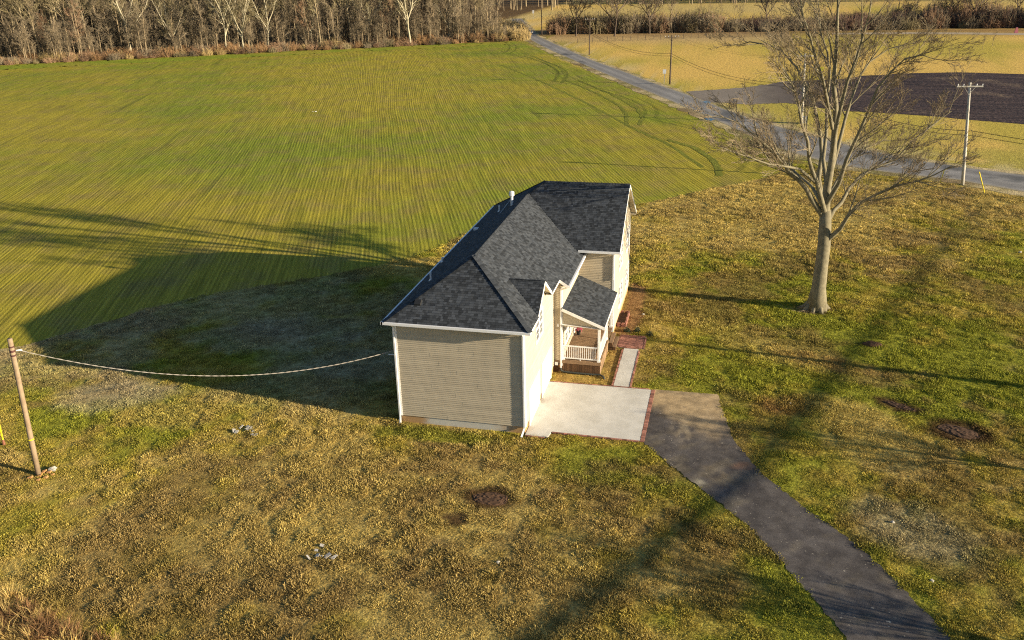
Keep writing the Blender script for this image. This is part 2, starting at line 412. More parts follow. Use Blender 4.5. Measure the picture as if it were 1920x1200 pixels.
# winter wheat: drilled rows running away to the upper left
def wheat_mat():
    m, nt, b = new_mat('winter_wheat'); b.inputs['Specular IOR Level'].default_value = .05; b.inputs['Roughness'].default_value = .95
    P = pos_n(nt); sp = N(nt, 'ShaderNodeSeparateXYZ'); nt.links.new(P, sp.inputs[0])
    a = math.radians(-21.5); rx, ry = math.cos(a), -math.sin(a)
    wob = math_n(nt, 'MULTIPLY', math_n(nt, 'SUBTRACT', noise_n(nt, .012, 2, .5, P), .5), 3.0)
    u = math_n(nt, 'ADD', math_n(nt, 'ADD', math_n(nt, 'MULTIPLY', sp.outputs[0], rx), math_n(nt, 'MULTIPLY', sp.outputs[1], ry)), wob)
    row = math_n(nt, 'MULTIPLY_ADD', math_n(nt, 'SINE', math_n(nt, 'MULTIPLY', u, 2*PI/.36)), .5, .5)
    cu = N(nt, 'ShaderNodeCombineXYZ'); nt.links.new(u, cu.inputs[0])
    v = math_n(nt, 'ADD', math_n(nt, 'MULTIPLY', sp.outputs[0], math.sin(a)), math_n(nt, 'MULTIPLY', sp.outputs[1], math.cos(a)))
    nt.links.new(math_n(nt, 'MULTIPLY', v, .03), cu.inputs[1])
    drill = noise_n(nt, 3.2, 4, .8, cu.outputs[0]); drill2 = noise_n(nt, .45, 2, .6, cu.outputs[0]); drill3 = noise_n(nt, 1.1, 2, .6, cu.outputs[0])
    big = noise_n(nt, .022, 4, .55, P); mid = noise_n(nt, .25, 4, .6, P); fine = noise_n(nt, 9, 3, .7, P)
    gold = ramp_n(nt, math_n(nt, 'ADD', math_n(nt, 'MULTIPLY', big, .88), math_n(nt, 'MULTIPLY', drill2, .12)), .38, .58)
    base = mix_n(nt, gold, (.195, .225, .026), (.31, .26, .034))
    c = mix_n(nt, math_n(nt, 'MULTIPLY', ramp_n(nt, mid, .42, .7), .45), base, (.23, .165, .075))
    lines = ramp_n(nt, drill, .38, .62)
    c = mix_n(nt, .46, c, mix_n(nt, lines, (.42, .44, .40), (1.32, 1.28, 1.25)), 'MULTIPLY')
    c = mix_n(nt, .16, c, mix_n(nt, ramp_n(nt, drill3, .4, .6), (.55, .58, .6), (1.25, 1.2, 1.2)), 'MULTIPLY')
    c = mix_n(nt, math_n(nt, 'MULTIPLY_ADD', mid, .42, .02), c, mix_n(nt, row, (.40, .36, .33), (1.38, 1.42, 1.3)), 'MULTIPLY')
    tram = ramp_n(nt, drill2, .335, .30)
    c = mix_n(nt, math_n(nt, 'MULTIPLY', tram, .40), c, (.07, .07, .02))
    c = mix_n(nt, .45, c, mix_n(nt, ramp_n(nt, fine, .3, .7), (.45, .45, .42), (1.35, 1.35, 1.3)), 'MULTIPLY')
    # browner headland close to the yard and along the road
    nt.links.new(c, b.inputs['Base Color'])
    h = math_n(nt, 'ADD', math_n(nt, 'MULTIPLY', row, .2), math_n(nt, 'ADD', math_n(nt, 'MULTIPLY', fine, .8), math_n(nt, 'MULTIPLY', drill, .7)))
    bump_n(nt, b, h, 1.0, .07)
    return m
M_wheat = wheat_mat()
def jitter_poly(poly, step=2.0, amp=.25, near=80):
    out = []
    for i in range(len(poly)):
        a = np.array(poly[i]); b = np.array(poly[(i+1) % len(poly)]); L = np.hypot(*(b-a)); k = max(1, int(L/step)) if np.hypot(*(a-np.array((9, -39)))) < 300 else 1
        for j in range(k):
            q = a+(b-a)*j/k + ((nrg.random(2)-.5)*2*amp if k > 1 else 0); out.append((q[0], q[1]))
    return out
wheat = sheet('wheat_field', jitter_poly(field_poly), .012, M_wheat)
M_plough, nt, b = new_mat('ploughed_soil'); P = pos_n(nt); mp = N(nt, 'ShaderNodeMapping'); mp.inputs['Scale'].default_value = (.12, 1.0, 1); mp.inputs['Rotation'].default_value = (0, 0, .12); nt.links.new(P, mp.inputs[0])
c = mix_n(nt, ramp_n(nt, noise_n(nt, .8, 4, .7, mp.outputs[0]), .35, .65), (.032, .025, .027), (.078, .056, .050)); c = mix_n(nt, .6, c, mix_n(nt, ramp_n(nt, noise_n(nt, 1.6, 3, .7, P), .3, .7), (.4, .4, .4), (1.5, 1.4, 1.35)), 'MULTIPLY')
c = mix_n(nt, ramp_n(nt, noise_n(nt, .1, 3, .6, P), .55, .75), c, (.14, .10, .07)); nt.links.new(c, b.inputs['Base Color']); bump_n(nt, b, noise_n(nt, 1.4, 4, .7, P), 1.0, .25); b.inputs['Specular IOR Level'].default_value = .05
plough = sheet('ploughed_field', jitter_poly(plough_poly, 4, .8), .012, M_plough)

def road_col(x, y, t):
    c = np.tile(np.array((.215, .205, .195)), (len(x), 1))
    w = np.abs(t-.5)*2
    c = c*(1+.15*np.cos(t*4*PI))[:, None]*(.85+.3*fbm(x/4, y/12, 71))[:, None]
    c = mixc(c, (.30, .25, .15), .85*sstep(.9, 1.0, w+.12*(fbm(x/2, y/2, 73)-.5)))
    c = mixc(c, (.045, .05, .055), .6*sstep(.62, .72, fbm(x/5, y/9, 74)))
    return c
verge_L = [(x-1.6, y-.9) for x, y in road_L]; verge_R = [(x+.9, y+.6) for x, y in road_R]
def verge_col(x, y, t):
    c = np.tile(np.array((.46, .37, .21)), (len(x), 1))
    c = mixc(c, (.22, .19, .07), sstep(.45, .65, fbm(x/2.5, y/2.5, 81)))
    return mixc(c, (.17, .12, .07), .8*sstep(.55, .7, fbm(x/4, y/4, 83)))
strip('road_verge', verge_L, verge_R, 260, 9, .024, M_ground, verge_col, .5)
strip('road', road_L, road_R, 300, 11, .036, M_road, road_col, .12)
lane_a = [g2(*q) for q in [(1285,172),(1330,169),(1400,164),(1470,153),(1540,150)]]; lane_b = [g2(*q) for q in [(1322,192),(1360,193),(1400,196),(1470,193),(1540,200)]]
strip('gravel_lane', lane_a, lane_b, 40, 6, .030, M_road, lambda x, y, t: mixc(np.tile(np.array((.20, .17, .14)), (len(x), 1)), (.058, .044, .042), sstep(10, 26, x+6*(fbm(x/4, y/4, 86)-.5)))*(.7+.6*fbm(x/3, y/3, 85))[:, None], .3)
far_a = [g2(*q) for q in [(1560,62),(1700,60.5),(1800,61),(1925,62)]]; far_b = [g2(*q) for q in [(1560,64.5),(1700,64),(1800,64.5),(1925,66)]]
strip('far_lane', far_a, far_b, 40, 4, .03, M_road, lambda x, y, t: np.tile(np.array((.36, .29, .2)), (len(x), 1)), .2)

TZ = [.019]
def head_col(x, y, t):
    c = np.tile(np.array((.205, .245, .028)), (len(x), 1)); return mixc(c, (.30, .25, .045), .8*sstep(.4, .7, fbm(x/7, y/7, 95)))*(.75+.5*fbm(x/1.2, y/1.2, 97))[:, None]
hf_a = [g2(*q) for q in [(0,123.5),(200,113.5),(400,104.5),(600,94.5),(800,85.5),(968,78.5)]]; hf_b = [g2(*q) for q in [(0,131),(200,121),(400,111),(600,100),(800,90.5),(968,83)]]
strip('field_headland', hf_a, hf_b, 200, 7, .016, M_ground, head_col, 1.2)
def track(pts, w=.55):
    TZ[0] += .0025
    P = resample([g2(*q) for q in pts], 40); T = np.gradient(P, axis=0); T /= np.hypot(T[:, 0], T[:, 1])[:, None]; Nn = np.stack([-T[:, 1], T[:, 0]], 1)*w/2
    strip('tyre_track', [tuple(q) for q in P+Nn], [tuple(q) for q in P-Nn], 60, 3, TZ[0], M_ground, lambda x, y, t: np.tile(np.array((.165, .172, .028)), (len(x), 1))*(.7+.6*fbm(x/1.5, y/1.5, 91))[:, None], .12)
track([(940,122),(1020,155),(1099,193),(1181,238),(1251,269),(1294,297),(1317,314)]); track([(982,105),(1025,119),(1047,136),(1039,153)]); track([(997,105),(1048,125),(1062,142),(1053,156)])
track([(1060,150),(1121,176),(1161,198),(1175,215),(1175,236)]); track([(1085,150),(1155,181),(1195,204),(1206,221),(1199,235)]); track([(1250,262),(1305,278),(1337,300),(1348,317),(1348,331)], .8)
def drive_col(x, y, t):
    n = fbm(x/1.6, y/1.6, 101); n2 = fbm(x/.5, y/.5, 103)
    c = np.tile(np.array((.088, .080, .078)), (len(x), 1))*(.75+.5*n)[:, None]
    s = sstep(5.6, 2.9, -y+7.3+1.6*(fbm(x/1.3, y/1.3, 105)-.5)*2.6-.45*(x-8.2))
    c = mixc(c, (.40, .30, .175), .9*s*sstep(.1, .42, n2+.12))
    hf = sstep(.3, .62, fbm(x/.35, y/.7, 109)); c = mixc(c, (.38, .31, .21), .6*hf*blob(x, y, 8.0, 1.9, .5, 1.2, .1, 6, .7))
    c = mixc(c, (.28, .22, .14), .5*hf*blob(x, y, 9.9, -2.2, .5, .9, .8, 7))
    c = mixc(c, (.24, .13, .08), .55*hf*blob(x, y, 11.2, -1.0, .7, .35, .3, 8))
    c = mixc(c, (.36, .33, .25), .6*hf*blob(x, y, 9.1, -3.0, .3, .45, .7, 9))
    m = sstep(.52, .7, fbm((x+y)/2.2, (x-y)/.8, 107))
    c = mixc(c, (.17, .145, .105), .45*m)
    return c
strip('driveway', drive_L, drive_R, 190, 42, .03, M_drive, drive_col, .07)
# ------------------------------------------------------------------ concrete pad, walk and brick paving
def pieces(name, lx, ly, lz, mat, nvar=6):
    out = []
    for k in range(nvar):
        mb = MB(); mb.box(-lx/2, lx/2, -ly/2, ly/2, -lz/2, lz/2, k/(nvar-1)); out.append(mb.mesh(name, mat))
    return out
def put(me, name, parent, x, y, z, rz=0):
    o = bpy.data.objects.new(name, me); COL.objects.link(o); o.parent = parent
    o.location = (x, y, z); o.rotation_euler = (0, 0, rz); return o
brick_me = pieces('brick', .196, .094, .065, M_brick)
def brick_run(parent, a, b, soldier=False, z=.065, w=.1):
    a = Vector((*a, 0)); b = Vector((*b, 0)); d = b-a; L = d.length; rz = math.atan2(d.y, d.x)
    st = .104 if soldier else .206; n = int(L/st); nrm = Vector((-d.y, d.x, 0))/L
    for i in range(n):
        p = a+d*((i+.5)*st/L)+nrm*rng.uniform(-.006, .006)
        put(rng.choice(brick_me), 'brick', parent, p.x, p.y, z+rng.uniform(-.005, .005)-.02, rz+(PI/2 if soldier else 0)+rng.uniform(-.02, .02))
pad = MB()
arc = [(1.06+.26*math.cos(t), .30-.26+.0+.0-.12+.26*math.sin(t)) for t in np.linspace(-PI/2, 0, 5)]
pad_poly = [(.02, -.22), (1.04, -.22)]+[(1.04+.22*math.sin(t), .0-.22*math.cos(t)) for t in np.linspace(.2, 1.3, 5)]+[(1.30, .40), (5.93, .36), (5.98, 6.2), (.02, 6.12)]
pad.slab([(x, y, .07) for x, y in pad_poly], .2)
pad_o = tag(pad.build('concrete_pad', M_conc), kind='structure')
brick_run(pad_o, (1.34, .33), (6.0, .29)); brick_run(pad_o, (6.05, .30), (6.10, 6.3), soldier=True, w=.2)
brick_run(pad_o, (.1, 6.18), (6.0, 6.27)); brick_run(pad_o, (.04, -.28), (1.1, -.30))
stain = MB()
walk = MB()
for k in range(3):
    y0 = 6.36+k*1.78; walk.slab([(3.80, y0, .06), (4.70, y0, .06), (4.68, y0+1.765, .06), (3.78, y0+1.765, .06)], .15, .4+.15*k)
walk_o = tag(walk.build('walkway', M_conc), kind='structure')
brick_run(walk_o, (3.73, 6.36), (3.71, 11.66)); brick_run(walk_o, (4.77, 6.36), (4.75, 11.66)); brick_run(walk_o, (3.75, 11.78), (4.75, 11.78))
lb = MB(); lb.box(3.27, 5.0, 11.86, 13.72, -.1, .028); land = tag(lb.build('brick_landing', simple('sand_joint', (.30, .24, .18), .95)), kind='structure')
for r in range(17):
    for c in range(9):
        x = 3.36+c*.204+(.102 if r % 2 else 0); y = 11.92+r*.106
        if x < 4.95: put(rng.choice(brick_me), 'brick', land, x, y, .035+rng.uniform(-.004, .004))
brick_run(land, (3.27, 13.76), (5.0, 13.76)); brick_run(land, (4.99, 11.86), (4.99, 13.7), soldier=False)

# ------------------------------------------------------------------ house
O = .4324; XL, XR, YN = -6.8846-O, O, -O
S = .6575; HH = 6.8846/2+O; XM = -3.4423; ZR = 6+S*HH
YF = 12.951; DD = 4.8165; YR = YF+DD; ZR2 = 6+S*DD; XG = 3.214; YB = YF+2*DD
XW = 2.82; YW1 = YF+O; YW2 = YB-O; WL = -6.8846; BX = .52; YP = 7.7; XRB = .94; YRB = 7.36
house = empty('house', (0, 0, 0), 'two storey beige sided house with dark hipped shingle roof and small front porch', 'house')

fm = MB()
fm.box(WL+.02, -.02, .02, 13.5, -.3, .42); fm.box(-.3, BX-.02, YP+.02, 13.5, -.3, .42); fm.box(WL+.02, XW-.02, YW1+.02, YW2-.02, -.3, .42)
m, nt, b = new_mat('stained_foundation'); P = pos_n(nt); sp = N(nt, 'ShaderNodeSeparateXYZ'); nt.links.new(P, sp.inputs[0])
n1 = noise_n(nt, 1.6, 4, .6, P); f = ramp_n(nt, math_n(nt, 'ADD', math_n(nt, 'ABSOLUTE', math_n(nt, 'ADD', sp.outputs[0], 3.3)), math_n(nt, 'MULTIPLY', n1, 1.6)), 2.4, 3.6)
c = mix_n(nt, f, (.46, .44, .38), (.36, .22, .10)); c = mix_n(nt, .4, c, mix_n(nt, noise_n(nt, 12, 4, .6, P), (.5, .5, .5), (1.4, 1.4, 1.4)), 'MULTIPLY')
nt.links.new(c, b.inputs['Base Color'])
fm.build('foundation', m, house)

LAP = .113
def siding(name, o, u, n, z0, z1, rf, seg=3.66):
    mb = MB(); o = Vector((*o, 0)); u = Vector((*u, 0)); n = Vector((*n, 0)); z = z0; k = 0; r = random.Random(hash(name) % 999 + int(z0*10))
    nseg = 0
    while z < z1-.01:
        zt = min(z+LAP, z1); a0, b0 = rf(z+.001); a1, b1 = rf(zt-.001)
        if b0-a0 > .03:
            if k % 2 == 0: cuts_l = [r.uniform(.3, seg) + seg*i for i in range(-1, 8)]
            cuts = [a0] + [c+a0 for c in cuts_l if .15 < c < b0-a0-.15] + [b0]
            for i in range(len(cuts)-1):
                c0, c1 = cuts[i], cuts[i+1]; off = .0025*((k//2+i) % 2); t = .5+r.uniform(-.3, .3)
                d0 = c0 if i else a0; d1 = c1 if i < len(cuts)-2 else b0
                e0 = c0 if i else a1; e1 = c1 if i < len(cuts)-2 else b1
                lo, hi = .022+off, .003+off
                A = o+u*d0+n*lo+Vector((0, 0, z)); B = o+u*d1+n*lo+Vector((0, 0, z)); C = o+u*e1+n*hi+Vector((0, 0, zt)); D = o+u*e0+n*hi+Vector((0, 0, zt))
                mb.face((A, B, C, D), t)
                A2 = A-n*(lo-.001); B2 = B-n*(lo-.001); mb.face((A2, B2, B, A), t)
                if i: mb.face((A2, A, D, D-n*.004), .0)
        z += LAP; k += 1
    return mb.build('siding_wall', M_siding, house)
Z0, ZE = .42, 5.87
const = lambda a, b: (lambda z: (a, b))
YD, ZD, XD = 3.45, 7.32, .40        # dormer centre, ridge height, front edge
siding('near', (WL, 0), (1, 0), (0, -1), Z0, ZE, const(0, -WL))
def garage_r(z):
    return (0, YP) if z < ZE else (YD-(ZD-.12-z)*1.8/1.27, YD+(ZD-.12-z)*1.8/1.27)
siding('garage', (0, 0), (0, 1), (1, 0), Z0, ZD-.16, garage_r)
siding('strip', (0, YP), (1, 0), (0, -1), Z0, 5.9, lambda z: (0, BX) if z < 5.62 else (0, BX-(z-5.62)/S))
siding('bump', (BX, YP), (0, 1), (1, 0), Z0, 5.75, const(0, YW1-YP))
siding('farnear', (0, YW1), (1, 0), (0, -1), Z0, ZE, const(0, XW))
def gab(z):
    return (0, YW2-YW1) if z < ZE else (YR-(ZR2-.12-z)/S-YW1, YR+(ZR2-.12-z)/S-YW1)
siding('gable', (XW, YW1), (0, 1), (1, 0), Z0, ZR2-.2, gab)
siding('left', (WL, YW2), (0, -1), (-1, 0), Z0, ZE, const(0, YW2))
siding('back', (XW, YW2), (-1, 0), (0, 1), Z0, ZE, const(0, XW-WL))

tm = lambda *a: None
def trim(x0, x1, y0, y1, z0, z1):
    mb = MB(); mb.box(x0, x1, y0, y1, z0, z1); return mb.build('corner_trim', M_white, house)
trim(-.09, .03, -.03, .0, Z0-.02, ZE); trim(.0, .03, -.0, .09, Z0-.02, ZE); trim(WL-.03, WL+.09, -.03, 0, Z0-.02, ZE)
trim(XW-.09, XW+.03, YW1-.03, YW1, Z0-.02, ZE); trim(XW, XW+.03, YW1, YW1+.09, Z0-.02, ZE)
trim(XW, XW+.03, YW2-.09, YW2+.03, Z0-.02, ZE); trim(BX-.07, BX+.03, YP-.03, YP, Z0, 5.55); trim(BX, BX+.03, YP, YP+.07, Z0, 5.6)
trim(BX, BX+.02, YW1-.05, YW1, 4.2, 5.7)

# soffits, fascia, gutters
sf = MB()
def quad(a, b, c, d): sf.face((a, b, c, d))
zs = 5.86
quad((XL, YN, zs), (XL, 0, zs), (XR, 0, zs), (XR, YN, zs)); quad((XL, 0, zs), (XL, YB, zs), (WL, YB, zs), (WL, 0, zs))
quad((0, 0, zs), (0, YD-1.8, zs), (XR, YD-1.8, zs), (XR, 0, zs)); quad((0, YD+1.8, zs), (0, YP, zs), (XR, YP, zs), (XR, YD+1.8, zs))
quad((.45, YF, zs), (.45, YW1, zs), (XG, YW1, zs), (XG, YF, zs)); quad((WL, YW2, zs), (WL, YB, zs), (XG, YB, zs), (XG, YW2, zs))
sf.slab([(BX-.05, YRB, 5.62), (XRB-.02, YRB, 5.62), (XRB-.02, YW1, 5.62), (BX-.05, YW1, 5.62)], .02)
for s_ in (-1, 1): quad((-.02, YD, ZD-.115), (XD-.02, YD, ZD-.115), (XD-.02, YD+s_*1.8, 6.06-.115), (-.02, YD+s_*1.8, 6.06-.115))
quad((XW-.05, YF+.02, 6-.115), (XG-.02, YF+.02, 6-.115), (XG-.02, YR, ZR2-.115), (XW-.05, YR, ZR2-.115)); quad((XW-.05, YB-.02, 6-.115), (XG-.02, YB-.02, 6-.115), (XG-.02, YR, ZR2-.115), (XW-.05, YR, ZR2-.115))
sf.build('soffit', M_soffit, house)

def fascia(*bx):
    f = MB(); f.box(*bx); f.build('fascia', M_white, house)
def rake(a, b, w=.03, h=.17):
    f = MB(); f.bar(Vector(a)-Vector((0, 0, h/2+.01)), Vector(b)-Vector((0, 0, h/2+.01)), w, h); f.build('rake_board', M_white, house)
fascia(XR-.02, XR+.005, YN, YD-1.8, 5.86, 5.985); fascia(XR-.02, XR+.005, YD+1.8, YRB, 5.86, 5.985); fascia(XRB-.02, XRB+.005, YRB, YW1, 5.53, 5.655)
fascia(XG-.02, XG+.004, YF, YF+.14, 5.84, 5.96); fascia(XG-.02, XG+.004, YB-.14, YB, 5.84, 5.98); fascia(XL, XG, YB-.02, YB+.004, 5.86, 5.985)
rake((XG, YF, 6.0), (XG, YR, ZR2)); rake((XG, YR, ZR2), (XG, YB, 6.0)); rake((.37, YRB, 6+S*(XR-.37)), (XRB, YRB, 6-S*(XRB-XR)), .03, .16)


for s in (-1, 1): rake((XD, YD, ZD), (XD, YD+s*1.82, 6.06-.015), .03, .16)
gm = MB(); gm.box(XL-.09, XR+.02, YN-.11, YN, 5.875, 6.005); gm.build('gutter', M_gutter, house)
gm = MB(); gm.box(XL-.11, XL, YN-.11, YB+.05, 5.875, 6.005); gm.build('gutter', M_gutter, house)
gm = MB(); gm.box(XR+.15, XG+.02, YF-.11, YF, 5.875, 6.005); gm.build('gutter', M_gutter, house)
gm = MB(); gm.box(XRB, XRB+.11, YRB+.0, YW1-.02, 5.53, 5.66); gm.build('gutter', M_gutter, house)
def downspout(pts, mat=None, r=.05):
    mb = MB()
    for a, b in zip(pts[:-1], pts[1:]): mb.bar(a, b, .085, .065, upv=(0, 1, 0))
    return mb.build('downspout', mat or M_gutter, house)
downspout([(-.05, YN-.05, 5.88), (-.05, -.07, 5.62), (-.05, -.07, .34), (-.12, -.5, .06)])
downspout([(WL-.04, YN-.05, 5.88), (WL-.05, -.07, 5.62), (WL-.05, -.07, .3), (WL+.02, -.3, .06)])
downspout([(XRB-.02, YRB+.05, 5.56), (BX-.06, YP-.09, 5.3), (BX-.06, YP-.09, .22)])
downspout([(XW-.04, YF-.05, 5.88), (XW-.04, YW1-.07, 5.62), (XW-.04, YW1-.07, 4.0)])
dh = MB(); dh.tube([(BX-.06, YP-.09, .3), (BX-.04, YP-.12, .14), (BX+.15, YP-.16, .09), (1.3, YP-.19, .09), (2.5, YP-.2, .09), (2.82, YP-.17, .09), (3.05, YP-.35, .08), (3.15, YP-.6, .07)], .06, 10)
dh.build('drain_hose', M_drain, house, smooth=True)

# ------------------------------------------------------------------ roof planes and shingles
roof = MB()
P1 = [(XL, YN), (XR, YN), (XM, YN+HH)]
P2 = [(XR, YN), (XR, YD-1.8), (XR-(ZD-6)/S, YD), (XR, YD+1.8), (XR, YRB), (XRB, YRB), (XRB, YW1), (XR, YW1), (XR, YF), (XM, YF+HH), (XM, YN+HH)]
P3 = [(XL, YN), (XM, YN+HH), (XM, YF+HH), (XL+DD, YR), (XL, YB)]
P4 = [(XR, YF), (XG, YF), (XG, YR), (XL+DD, YR), (XM, YF+HH)]
P5 = [(XL+DD, YR), (XG, YR), (XG, YB), (XL, YB)]
z1 = lambda x, y: 6+S*(y-YN); z2 = lambda x, y: 6+S*(XR-x); z3 = lambda x, y: 6+S*(x-XL); z4 = lambda x, y: 6+S*(y-YF); z5 = lambda x, y: 6+S*(YB-y)
SD = (ZD-6.06)/1.8
XB = XR-(ZD-6)/S
D1 = [(XB, YD), (XD, YD-1.8), (XD, YD)]; D2 = [(XB, YD), (XD, YD), (XD, YD+1.8)]
zd = lambda x, y: ZD-SD*abs(y-YD)
PX0, PX1, PY0, PY1 = BX+.005, 3.06, 7.52, YW1-.01
PZ0, PSL = 4.20, .405
zp = lambda x, y: PZ0-PSL*(x-BX)
PR = [(PX0, PY0), (PX1, PY0), (PX1, PY1), (PX0, PY1)]
def lift(poly, zf, dz=0): return [(x, y, zf(x, y)+dz) for x, y in poly]
for poly, zf in ((P1, z1), (P2, z2), (P3, z3), (P4, z4), (P5, z5), (D1, zd), (D2, zd)): roof.slab(lift(poly, zf, -.012), .09, .3)
roof_o = roof.build('roof', M_shingle, house)
proof = MB(); proof.slab(lift(PR, zp, -.012), .10, .3); proof_o = proof.build('porch_roof', M_shingle, house)
TH, EXP = .018, .15
tab_lib = {}
def tab_mesh(w, tq):
    k = (w, tq)
    if k not in tab_lib:
        mb = MB(); mb.hexa([(-w/2, 0, 0), (w/2, 0, 0), (w/2, EXP+.02, -.004), (-w/2, EXP+.02, -.004), (-w/2, 0, TH), (w/2, 0, TH), (w/2, EXP+.02, .003), (-w/2, EXP+.02, .003)], tq)
        tab_lib[k] = mb.mesh('shingle', M_shingle)
    return tab_lib[k]
WID = (.12, .16, .20, .26)
def shingles(poly, zf, eave, upd, parent, single=0, seed=1, tonebias=0):
    """eave: a point and direction of the lowest line (2D); upd: 2D unit direction upslope. Returns the joined rest."""
    r = random.Random(seed); e0 = Vector(eave[0]); ed = Vector(eave[1]).normalized(); ud = Vector(upd)
    g = (zf(*(e0+ud*.001))-zf(*e0))/.001; cs = 1/math.sqrt(1+g*g)      # horizontal run per slope length
    uv = [((Vector(p)-e0).dot(ed), (Vector(p)-e0).dot(ud)/cs) for p in poly]
    nrm = Vector((-ud.x*g, -ud.y*g, 1)).normalized()
    def W(u, v, h):
        q = e0+ed*u+ud*(v*cs); return Vector((q.x, q.y, zf(e0.x, e0.y)+g*v*cs))+nrm*h
    mb = MB(); v0 = min(q[1] for q in uv); v1 = max(q[1] for q in uv); k = 0; cand = []
    v = v0
    while v < v1-.03:
        vm = v+EXP*.5; xs = []
        for i in range(len(uv)):
            a, b2 = uv[i], uv[(i+1) % len(uv)]
            if (a[1] > vm) != (b2[1] > vm): xs.append(a[0]+(vm-a[1])*(b2[0]-a[0])/(b2[1]-a[1]))
        xs.sort()
        for a, b2 in zip(xs[::2], xs[1::2]):
            u = a-r.uniform(0, .3)
            while u < b2:
                w = r.choice(WID); t = min(1, max(0, r.choice((.08, .22, .4, .5, .62, .8, .95))+tonebias)); th = TH+r.choice((0, 0, .006))
                u0, u1 = max(a, u), min(b2, u+w-.006)
                if u1-u0 > .02:
                    full = u0 == u and u1 == u+w-.006 and v > v0+.05
                    cand.append((u0, u1, v, t, th, full, w))
                u += w
        v += EXP; k += 1
    solo = []
    if single:
        fulls = [c for c in cand if c[5]]
        fulls.sort(key=lambda c: (W((c[0]+c[1])/2, c[2], 0)-CAM).length); solo = fulls[:single]
    ss = set(id(c) for c in solo)
    X3 = (W(1, 0, 0)-W(0, 0, 0)); Y3 = (W(0, 1, 0)-W(0, 0, 0)); Z3 = X3.cross(Y3)
    for c in cand:
        u0, u1, v, t, th, full, w = c
        if id(c) in ss:
            o = bpy.data.objects.new('shingle', tab_mesh(round(w-.006, 3), t)); COL.objects.link(o); o.parent = parent
            p = W((u0+u1)/2, v, 0); Mx = Matrix.Identity(4)
            for i in range(3): Mx[i][0] = X3[i]; Mx[i][1] = Y3[i]; Mx[i][2] = Z3[i]; Mx[i][3] = p[i]
            o.matrix_local = Mx
        else:
            mb.hexa([W(u0, v, 0), W(u1, v, 0), W(u1, v+EXP+.02, -.004), W(u0, v+EXP+.02, -.004), W(u0, v, th), W(u1, v, th), W(u1, v+EXP+.02, .003), W(u0, v+EXP+.02, .003)], t)
    return tag(mb.build('shingle_courses', M_shingle, parent), kind='stuff')
shingles(P1, z1, ((XL, YN), (1, 0)), (0, 1), roof_o, 200, 1)
shingles(P2, z2, ((XRB, 0), (0, 1)), (-1, 0), roof_o, 100, 2)
shingles(P3, z3, ((XL, YB), (0, -1)), (1, 0), roof_o, 0, 3)
shingles(P4, z4, ((-7, YF), (1, 0)), (0, 1), roof_o, 0, 4)
shingles(P5, z5, ((5, YB), (-1, 0)), (0, -1), roof_o, 0, 5)
shingles(D1, zd, ((-4, YD-1.8), (1, 0)), (0, 1), roof_o, 0, 6); shingles(D2, zd, ((4, YD+1.8), (-1, 0)), (0, -1), roof_o, 0, 7)
shingles(PR, zp, ((PX1, 0), (0, 1)), (-1, 0), proof_o, 0, 8)
cap = MB()
def ridgecap(a, b, na, nb):
    a = Vector(a); b = Vector(b); d = (b-a); L = d.length; d /= L; n = int(L/.19)
    na = Vector(na); nb = Vector(nb)
    da = (na-d*na.dot(d)).normalized(); db = (nb-d*nb.dot(d)).normalized()   # down-slope directions each side
    for i in range(n):
        p = a+d*(i*L/n); q = p+d*(L/n+.03); t = rng.choice((.2, .4, .55, .7)); u = Vector((0, 0, .012)); u2 = Vector((0, 0, .028))
        for dd in (da, db):
            cap.face((p+u2, q+u, q+u+dd*.14, p+u2+dd*.14), t) if (q-p).cross(dd).z > 0 else cap.face((p+u2+dd*.14, q+u+dd*.14, q+u, p+u2), t)
            cap.face((p+u2, p+u2+dd*.14, p+dd*.14, p), t)
dn = {1: Vector((0, -1, -S)), 2: Vector((1, 0, -S)), 3: Vector((-1, 0, -S)), 4: Vector((0, -1, -S)), 5: Vector((0, 1, -S))}
ap = (XM, YN+HH, ZR); jn = (XM, YF+HH, ZR); rl = (XL+DD, YR, ZR2)
ridgecap((XL, YN, 6), ap, Vector((-1, 1, 0)), Vector((1, -1, 0))); ridgecap((XR, YN, 6), ap, Vector((1, 1, 0)), Vector((-1, -1, 0)))
ridgecap(ap, jn, dn[2], dn[3]); ridgecap(jn, rl, Vector((-1, 1, 0)), Vector((1, -1, 0))); ridgecap(rl, (XG, YR, ZR2), dn[4], dn[5])
ridgecap((XL, YB, 6), rl, Vector((-1, -1, 0)), Vector((1, 1, 0))); ridgecap((XD, YD, ZD), (XB, YD, ZD), Vector((0, -1, -SD)), Vector((0, 1, -SD)))
cap.build('ridge_cap', M_shingle, roof_o)

# roof furniture
def plane3(u, v):                     # hit of a photo ray on the left slope
    d = ray(u, v); t = (6+S*(CAM.x-XL)-CAM.z)/(d.z-S*d.x); return CAM+t*d
def vent(p, h, r=.055):
    mb = MB(); mb.tube([(p[0], p[1], p[2]-.1), (p[0], p[1], p[2]+h)], r, 10); mb.tube([(p[0], p[1], p[2]-.05), (p[0], p[1], p[2]+.06)], [r*2.4, r*1.3], 10)
    return mb.build('vent_pipe', M_vent, house, smooth=False)
vent((-5.48, 16.81, z3(-5.48, 0)), .42); vent((-7.0, 8.7, z3(-7.0, 0)), .3); vent((-6.17, 4.06, z3(-6.17, 0)), .48)
vv = MB(); vv.box(-6.6, -6.3, 14.2, 14.5, z3(-6.45, 0)+.0, z3(-6.45, 0)+.14); vv.build('roof_vent', M_vent, house)
fx, fy = -4.30, 15.6; fz = z3(fx, 0)
fl = MB(); fl.tube([(fx, fy, fz-.2), (fx, fy, fz+.62)], .09, 12); fl.tube([(fx, fy, fz+.62), (fx, fy, fz+.66), (fx, fy, fz+.92), (fx, fy, fz+.97)], [.10, .17, .17, .06], 12)
